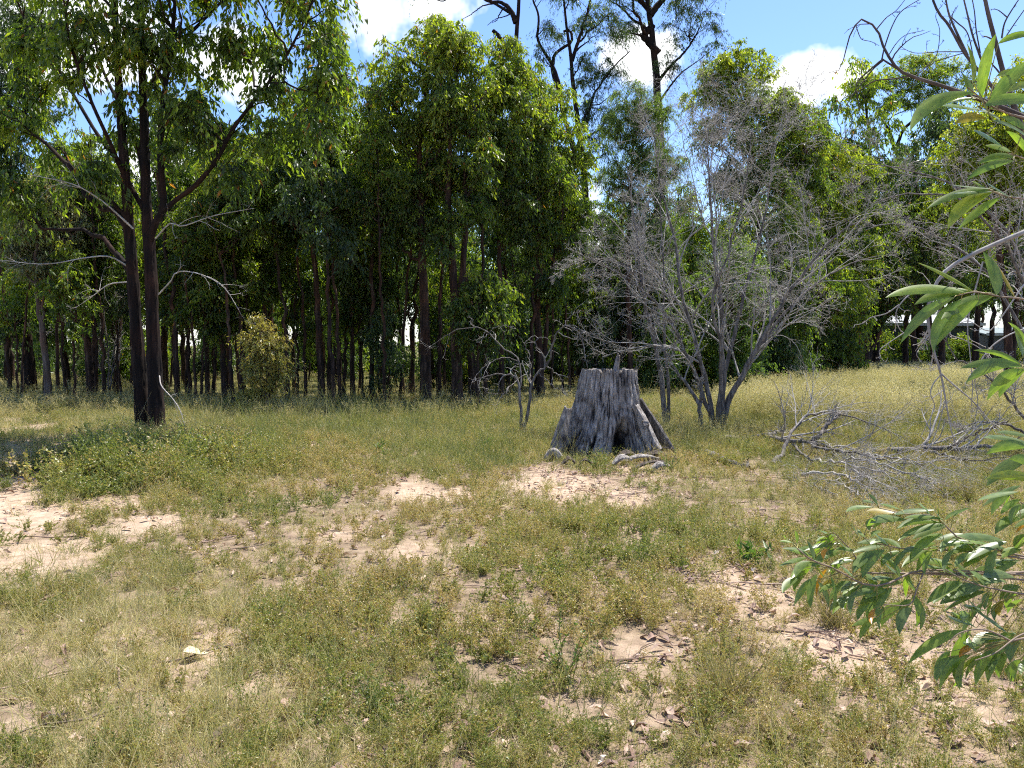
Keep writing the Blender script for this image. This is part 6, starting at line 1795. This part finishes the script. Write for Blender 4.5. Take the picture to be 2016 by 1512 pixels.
def scatter(name, label, bufs, mat, pts, sc, k, itint, tilt, seed, cat):
    """Countless small plants: points with size, turn and tint, each carrying one of a few meshes."""
    g = np.random.default_rng(seed)
    n = len(pts)
    col = bpy.data.collections.new(name + '_kinds')
    for i, b in enumerate(bufs):
        col.objects.link(b.build('%s_kind_%02d' % (name, i), mat, None, False, link=False))
    me = bpy.data.meshes.new(name)
    me.vertices.add(n)
    me.vertices.foreach_set('co', np.asarray(pts, np.float32).ravel())

    def attr(nm, ty, v):
        a = me.attributes.new(nm, ty, 'POINT')
        a.data.foreach_set('vector' if ty == 'FLOAT_VECTOR' else 'value', np.ascontiguousarray(v).ravel())
    rot = np.stack([g.normal(size=n) * tilt, g.normal(size=n) * tilt, g.uniform(0, 6.283, n)], -1).astype(np.float32)
    attr('rot', 'FLOAT_VECTOR', rot)
    attr('scl', 'FLOAT', np.asarray(sc, np.float32))
    attr('kind_index', 'INT', np.asarray(k, np.int32))
    attr('itint', 'FLOAT', np.asarray(itint, np.float32))
    o = bpy.data.objects.new(name, me)
    COL.objects.link(o)
    ng = bpy.data.node_groups.new(name + '_scatter', 'GeometryNodeTree')
    ng.interface.new_socket('Geometry', in_out='INPUT', socket_type='NodeSocketGeometry')
    ng.interface.new_socket('Geometry', in_out='OUTPUT', socket_type='NodeSocketGeometry')
    gi, go = ng.nodes.new('NodeGroupInput'), ng.nodes.new('NodeGroupOutput')
    ci = ng.nodes.new('GeometryNodeCollectionInfo')
    ci.inputs['Collection'].default_value = col
    ci.inputs['Separate Children'].default_value = True
    ci.inputs['Reset Children'].default_value = True
    ip = ng.nodes.new('GeometryNodeInstanceOnPoints')
    ip.inputs['Pick Instance'].default_value = True

    def na(nm, ty):
        a = ng.nodes.new('GeometryNodeInputNamedAttribute')
        a.data_type = ty
        a.inputs['Name'].default_value = nm
        return a.outputs['Attribute']
    ng.links.new(gi.outputs[0], ip.inputs['Points'])
    ng.links.new(ci.outputs[0], ip.inputs['Instance'])
    ng.links.new(na('kind_index', 'INT'), ip.inputs['Instance Index'])
    ng.links.new(na('scl', 'FLOAT'), ip.inputs['Scale'])
    e = ng.nodes.new('FunctionNodeEulerToRotation')
    ng.links.new(na('rot', 'FLOAT_VECTOR'), e.inputs[0])
    ng.links.new(e.outputs[0], ip.inputs['Rotation'])
    ng.links.new(ip.outputs[0], go.inputs[0])
    md = o.modifiers.new('scatter', 'NODES')
    md.node_group = ng
    tag(o, label, cat, kind='stuff')
    return o


def field(g, n, d0, d1, power=1.0, wide=0.70):
    """Random ground points inside the view wedge (and a little beyond), between depths d0 and d1."""
    y = (d0 ** (1 + power) + g.random(n) * (d1 ** (1 + power) - d0 ** (1 + power))) ** (1 / (1 + power))
    x = g.uniform(-1, 1, n) * (wide * y + 0.8)
    return x, y


def pts_of(x, y, dz=0.0):
    return np.stack([x, y, gz(x, y) + dz], -1)


def zone_px(x, y, px, py, hw, hh):
    c0, e1, e2 = ground_at(px, py), ground_at(px + hw, py), ground_at(px, py - hh)
    return np.exp(-(((x - c0[0]) / abs(e1[0] - c0[0])) ** 2 + ((y - c0[1]) / abs(e2[1] - c0[1])) ** 2))


def meadow(x, y):
    """Tall seeding grass on the sunny right."""
    px, py = px_of(x, y)
    a = np.clip((px - 1380 - (fbm2(x, y, 0.4, 2, 5.0) - 0.5) * 220) / 120, 0, 1)
    return a * np.clip((y - 14.2) / 2.5, 0, 1) * np.clip((50 - y) / 4, 0, 1)


gc = np.random.default_rng(600)
# weeds: wiry low herbs over most of the open ground
HERBS = [herb(610 + i, n=n, h=h, spread=sp, per=per, ll=ll, lw=lw) for i, (n, h, sp, per, ll, lw) in enumerate([(12, 0.17, 1.0, 14, .017, .010), (14, 0.22, 0.8, 15, .016, .008), (10, 0.13, 1.2, 13, .018, .011), (16, 0.26, 0.6, 16, .015, .007), (9, 0.20, 1.0, 12, .021, .012), (13, 0.16, 1.1, 16, .013, .008)])]
x, y = field(gc, 36000, 2.3, 24.0, 0.5)
px, py = px_of(x, y)
b = bareness(x, y)
dens = np.clip(2.6 * (fbm2(x, y, 0.75, 3, 31.0) - 0.5) + 1.1 * (fbm2(x, y, 2.8, 2, 33.0) - 0.5) + 0.55, 0, 1)
lower_left = np.clip((1350 - px) / 500, 0, 1) * np.clip((py - 1150) / 150, 0, 1)
keep_p = np.clip(dens * 1.25 + 0.05, 0.14, 1) * (1 - 0.94 * b) * (1 - 0.45 * lower_left * np.clip((700 - px) / 300, 0, 1)) * (1 - 0.8 * meadow(x, y))
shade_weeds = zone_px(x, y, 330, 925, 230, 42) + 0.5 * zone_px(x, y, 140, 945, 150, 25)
green = shade_weeds + 0.8 * zone_px(x, y, 720, 1320, 330, 190) + 0.6 * zone_px(x, y, 1200, 1130, 260, 110)
keep_p = np.clip(keep_p + 0.6 * green * (1 - b) ** 2, 0, 1) * (1 - 0.9 * (b > 0.75))
m = gc.random(len(x)) < keep_p
x, y, px, py, green, shade_weeds = x[m], y[m], px[m], py[m], green[m], np.clip(shade_weeds[m], 0, 1)
sc = gc.uniform(0.3, 1.0, len(x)) * (0.82 + 0.45 * np.clip(green, 0, 1)) * np.clip(0.9 + (y - 6) * 0.03, 0.8, 1.35) * (1 + 0.9 * shade_weeds) * (0.7 + 0.6 * fbm2(x, y, 1.1, 2, 35.0))
it = np.clip(0.55 - 0.12 * green - 0.18 * shade_weeds + (fbm2(x, y, 0.9, 3, 41.0) - 0.5) * 1.5 + gc.normal(size=len(x)) * 0.20, 0, 1)  # tree shade painted into the weeds below it as a darker tint
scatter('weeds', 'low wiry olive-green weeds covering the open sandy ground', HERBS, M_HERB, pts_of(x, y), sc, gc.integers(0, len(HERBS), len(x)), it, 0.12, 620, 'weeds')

# short dry grass, thickest in the near left corner
TUFTS = [grass_tuft(640 + i, n=n, h=h, spread=sp, bend=bd, tmean=tm, w=w) for i, (n, h, sp, bd, tm, w) in enumerate([(34, .11, 1.2, .20, .70, .0032), (30, .15, .9, .14, .55, .0034), (40, .09, 1.35, .25, .75, .0028), (26, .22, .7, .10, .60, .0030), (36, .12, 1.1, .2, .35, .0036), (5, .48, .55, .09, .95, .0034), (4, .36, .8, .12, .9, .003), (30, .16, .6, .06, .15, .004)])]
x, y = field(gc, 60000, 2.3, 24.0, 0.45)
px, py = px_of(x, y)
b = bareness(x, y)
ll_ = np.clip((950 - px) / 600, 0, 1) * np.clip((py - 1080) / 160, 0, 1)
mid = np.clip((y - 9) / 3, 0, 1)
keep_p = np.clip(0.26 + 0.8 * ll_ + 0.25 * mid + 1.9 * (fbm2(x, y, 0.9, 3, 51.0) - 0.5), 0.03, 1) * (1 - 0.93 * b)
m = gc.random(len(x)) < keep_p
x, y, px, py, ll_ = x[m], y[m], px[m], py[m], ll_[m]
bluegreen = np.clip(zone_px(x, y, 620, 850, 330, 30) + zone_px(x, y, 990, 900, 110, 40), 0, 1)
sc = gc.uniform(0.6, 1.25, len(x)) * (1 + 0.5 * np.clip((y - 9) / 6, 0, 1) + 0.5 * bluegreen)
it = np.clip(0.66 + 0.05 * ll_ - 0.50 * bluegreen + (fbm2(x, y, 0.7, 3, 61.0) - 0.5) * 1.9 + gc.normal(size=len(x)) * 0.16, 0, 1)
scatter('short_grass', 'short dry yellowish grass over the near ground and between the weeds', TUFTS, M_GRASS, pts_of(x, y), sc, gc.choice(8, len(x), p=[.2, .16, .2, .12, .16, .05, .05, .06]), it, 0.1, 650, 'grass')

# tall seeding grass: the meadow, and wispy along the forest edge and under the trees
TALL = [seed_grass(670 + i, n=n, h=h, blades=bl) for i, (n, h, bl) in enumerate([(16, 0.62, 30), (12, 0.74, 24), (20, 0.52, 34), (9, 0.66, 30)])]
x, y = field(gc, 26000, 13.0, 52.0, 0.35)
px, py = px_of(x, y)
mea = meadow(x, y)
edge = np.clip(1 - mea, 0, 1) * np.clip((y - 15.5) / 2.5, 0, 1) * (0.08 + 0.7 * np.clip(fbm2(x, y, 0.45, 2, 71.0) * 3.4 - 1.6, 0, 1))
edge = edge * (1 - bareness(x, y)) + 0.5 * zone_px(x, y, 1330, 850, 120, 40) + 0.25 * np.clip((400 - px) / 200, 0, 1) * np.clip((y - 17) / 3, 0, 1)
keep_p = np.clip(mea * 1.0 + edge * 0.8, 0, 1)
m = gc.random(len(x)) < keep_p
x, y, px, py, mea = x[m], y[m], px[m], py[m], mea[m]
sc = gc.uniform(0.55, 1.0, len(x)) * np.where(mea > 0.5, 1.12, 0.72)
it = np.clip(np.where(mea > 0.5, 0.52 + 0.016 * (y - 16), 0.50) + (fbm2(x, y, 0.5, 3, 81.0) - 0.5) * 1.5 + gc.normal(size=len(x)) * 0.1, 0, 1)
scatter('tall_grass', 'tall pale seeding grass of the meadow and along the forest edge', TALL, M_GRASS, pts_of(x, y), sc, gc.integers(0, len(TALL), len(x)), it, 0.06, 680, 'grass')

# fallen leaves
LIT = [litter_leaf(700 + i) for i in range(8)]
x, y = field(gc, 30000, 2.3, 22.0, 0.5)
px, py = px_of(x, y)
pr = 0.42 + 0.9 * zone_px(x, y, 1480, 1170, 130, 110) + 1.0 * zone_px(x, y, 1830, 1330, 420, 200) + 0.9 * zone_px(x, y, 1180, 950, 170, 45) + 0.7 * zone_px(x, y, 1330, 1330, 180, 120) + 0.5 * zone_px(x, y, 780, 900, 220, 40) + 0.4 * zone_px(x, y, 250, 880, 300, 60) + 1.2 * zone_px(x, y, 1190, 915, 150, 22)
pr = pr * np.clip(0.4 + 1.4 * (fbm2(x, y, 1.3, 3, 91.0) - 0.3), 0.05, 1)
pr = pr * (1 - 0.55 * np.clip((500 - px) / 300, 0, 1) * np.clip((py - 950) / 60, 0, 1))
m = gc.random(len(x)) < np.clip(pr, 0, 1)
x, y = x[m], y[m]
scatter('leaf_litter', 'dry pinkish brown fallen gum leaves strewn on the ground', LIT, M_LITTER, pts_of(x, y, 0.006), gc.uniform(0.55, 1.3, len(x)), gc.integers(0, 8, len(x)), np.clip(gc.normal(0.55, 0.25, len(x)) - 0.45 * zone_px(x, y, 1200, 912, 150, 18), 0, 1), 0.25, 710, 'leaves')
TW = [litter_twig(730 + i) for i in range(5)]
x, y = field(gc, 2600, 2.3, 18.0, 0.4)
px, py = px_of(x, y)
m = gc.random(len(x)) < np.clip(0.15 + zone_px(x, y, 1500, 1200, 350, 200) + zone_px(x, y, 1180, 940, 200, 50), 0, 1)
x, y = x[m], y[m]
scatter('twig_litter', 'small fallen sticks strewn among the dry leaves', TW, M_LITTER, pts_of(x, y, 0.004), gc.uniform(0.5, 2.2, len(x)), gc.integers(0, 5, len(x)), np.clip(gc.normal(0.5, 0.2, len(x)), 0, 1), 0.06, 740, 'twigs')

# ---------------------------------------------------------------- single plants and leaves one can pick out
M_PLANT = leaf_mat('bright_seedling_leaf', [(0.0, (0.05, 0.10, 0.022)), (0.5, (0.09, 0.155, 0.03)), (1.0, (0.17, 0.20, 0.045))], trans=0.42)
M_TUSSOCK = leaf_mat('dry_tussock_blade', [(0.0, (0.10, 0.115, 0.04)), (0.5, (0.24, 0.19, 0.085)), (1.0, (0.42, 0.33, 0.17))], trans=0.3, rough=0.55)


def plant(name, label, cat, px, py, seed, kind):
    g = np.random.default_rng(seed)
    p = ground_at(px, py)
    p[2] = float(gz(p[0], p[1]))
    if kind == 'tussock':
        b = grass_tuft(seed, n=220, h=0.42, spread=0.75, w=0.0036, bend=0.08, tmean=0.5)
        o = b.build(name, M_TUSSOCK, smooth=False)
        o.location = tuple(p)
        return tag(o, label, cat)
    root = thing(name, label, cat, p)
    n, h, ll, lw, per = {'broad': (7, 0.26, 0.07, 0.022, 10), 'bushy': (14, 0.34, 0.022, 0.011, 22), 'long': (9, 0.22, 0.10, 0.024, 9)}[kind]
    P = stems_mesh(g, n, h, 0.75, 0.003, 0.03, 5)
    sb = Buf()
    tubes(sb, P, np.broadcast_to(np.linspace(0.003, 0.0012, 6), (n, 6)), 4)
    sb.build('stem', M_PETIOLE, root)
    t = g.uniform(0.2, 1.0, (n, per)) * 5
    i = np.clip(t.astype(int), 0, 4)
    f = (t - i)[..., None]
    bi = np.arange(n)[:, None]
    pos = (P[bi, i] * (1 - f) + P[bi, i + 1] * f).reshape(-1, 3)
    D = g.normal(size=pos.shape) + np.array([0, 0, 0.5])
    lb = Buf()
    leaves(lb, pos, D, ll * g.uniform(0.6, 1.2, len(pos)), lw * g.uniform(0.7, 1.2, len(pos)), np.clip(g.normal(0.5, 0.22, len(pos)), 0, 1), g)
    lb.build('foliage', M_PLANT, root, smooth=False)
    return root


plant('seedling', 'low clump of broad green leaves left of the sickle-leaved branch tip', 'plant', 1475, 1112, 801, 'long')
plant('seedling', 'bright green weed clump close in front of the stump', 'plant', 1170, 925, 802, 'bushy')
plant('seedling', 'small bright green plant left of the stump beyond the bare patch', 'plant', 962, 890, 803, 'broad')
plant('seedling', 'dark drooping seedling standing alone on the bare soil before the middle clump', 'plant', 745, 905, 804, 'broad')
plant('seedling', 'leafy green weed on the low right edge of the bark pile', 'plant', 1320, 930, 805, 'bushy')
plant('grass_tussock', 'dry brown grass tussock below the sickle-leaved branch', 'grass tussock', 1640, 1235, 806, 'tussock')
plant('grass_tussock', 'straw-coloured grass tussock near the lower right of the ground', 'grass tussock', 1430, 1380, 807, 'tussock')
plant('grass_tussock', 'olive grass tussock right of the fallen twig heap', 'grass tussock', 1905, 985, 808, 'tussock')
plant('seedling', 'small bright yellow-green bushy weed low in the middle of the near ground', 'plant', 1110, 1330, 809, 'bushy')
plant('seedling', 'knee-high green weed bush in the shade before the twin-trunked tree', 'plant', 385, 925, 810, 'bushy')
plant('seedling', 'green weed bush standing in tree shade left of the twin trunks', 'plant', 285, 905, 811, 'bushy')


def big_leaf(label, px, py, L, W, tint, seed, rz):
    g = np.random.default_rng(seed)
    m = 9
    s = np.linspace(0, 1, m)
    w = W * np.clip(np.sin(np.pi * s ** 0.7), 0.04, None)
    rows, f = [], []
    for i in range(m):
        for k in (-0.5, -0.2, 0.1, 0.5):
            rows.append((s[i] * L - L / 2, k * w[i] + 0.1 * L * math.sin(s[i] * 3), 0.015 + 0.05 * L * math.sin(s[i] * 5 + seed) + 0.5 * abs(k) ** 2 * w[i]))
    for i in range(m - 1):
        for k in range(3):
            a = i * 4 + k
            f.append((a, a + 1, a + 5, a + 4))
    b = Buf()
    b.add(rows, f, tint)
    o = b.build('fallen_leaf', M_LEAF1)
    p = ground_at(px, py)
    o.location = (p[0], p[1], float(gz(p[0], p[1])) + 0.03)
    o.rotation_euler = (g.uniform(-0.1, 0.4), g.uniform(-0.2, 0.2), rz)
    tag(o, label, 'leaf')


M_LEAF1 = leaf_mat('large_dry_leaf', [(0.0, (0.045, 0.03, 0.02)), (0.5, (0.26, 0.16, 0.09)), (1.0, (0.56, 0.49, 0.30))], trans=0.15, rough=0.6)
big_leaf('large pale cream fallen leaf lying alone on the near dry grass', 385, 1285, 0.13, 0.075, 1.0, 1, 0.5)
big_leaf('dark curled fallen leaf in the lower left corner of the grass', 115, 1418, 0.12, 0.03, 0.0, 2, 0.3)
big_leaf('dark brown fallen leaf at the bottom edge of the grass', 440, 1450, 0.10, 0.05, 0.1, 3, 1.2)
big_leaf('tan upright curled leaf among the weeds of the middle ground', 1222, 1205, 0.11, 0.035, 0.8, 4, 1.4)
big_leaf('dark leaf lying on the bare sand at left', 135, 1133, 0.11, 0.04, 0.05, 5, 0.1)
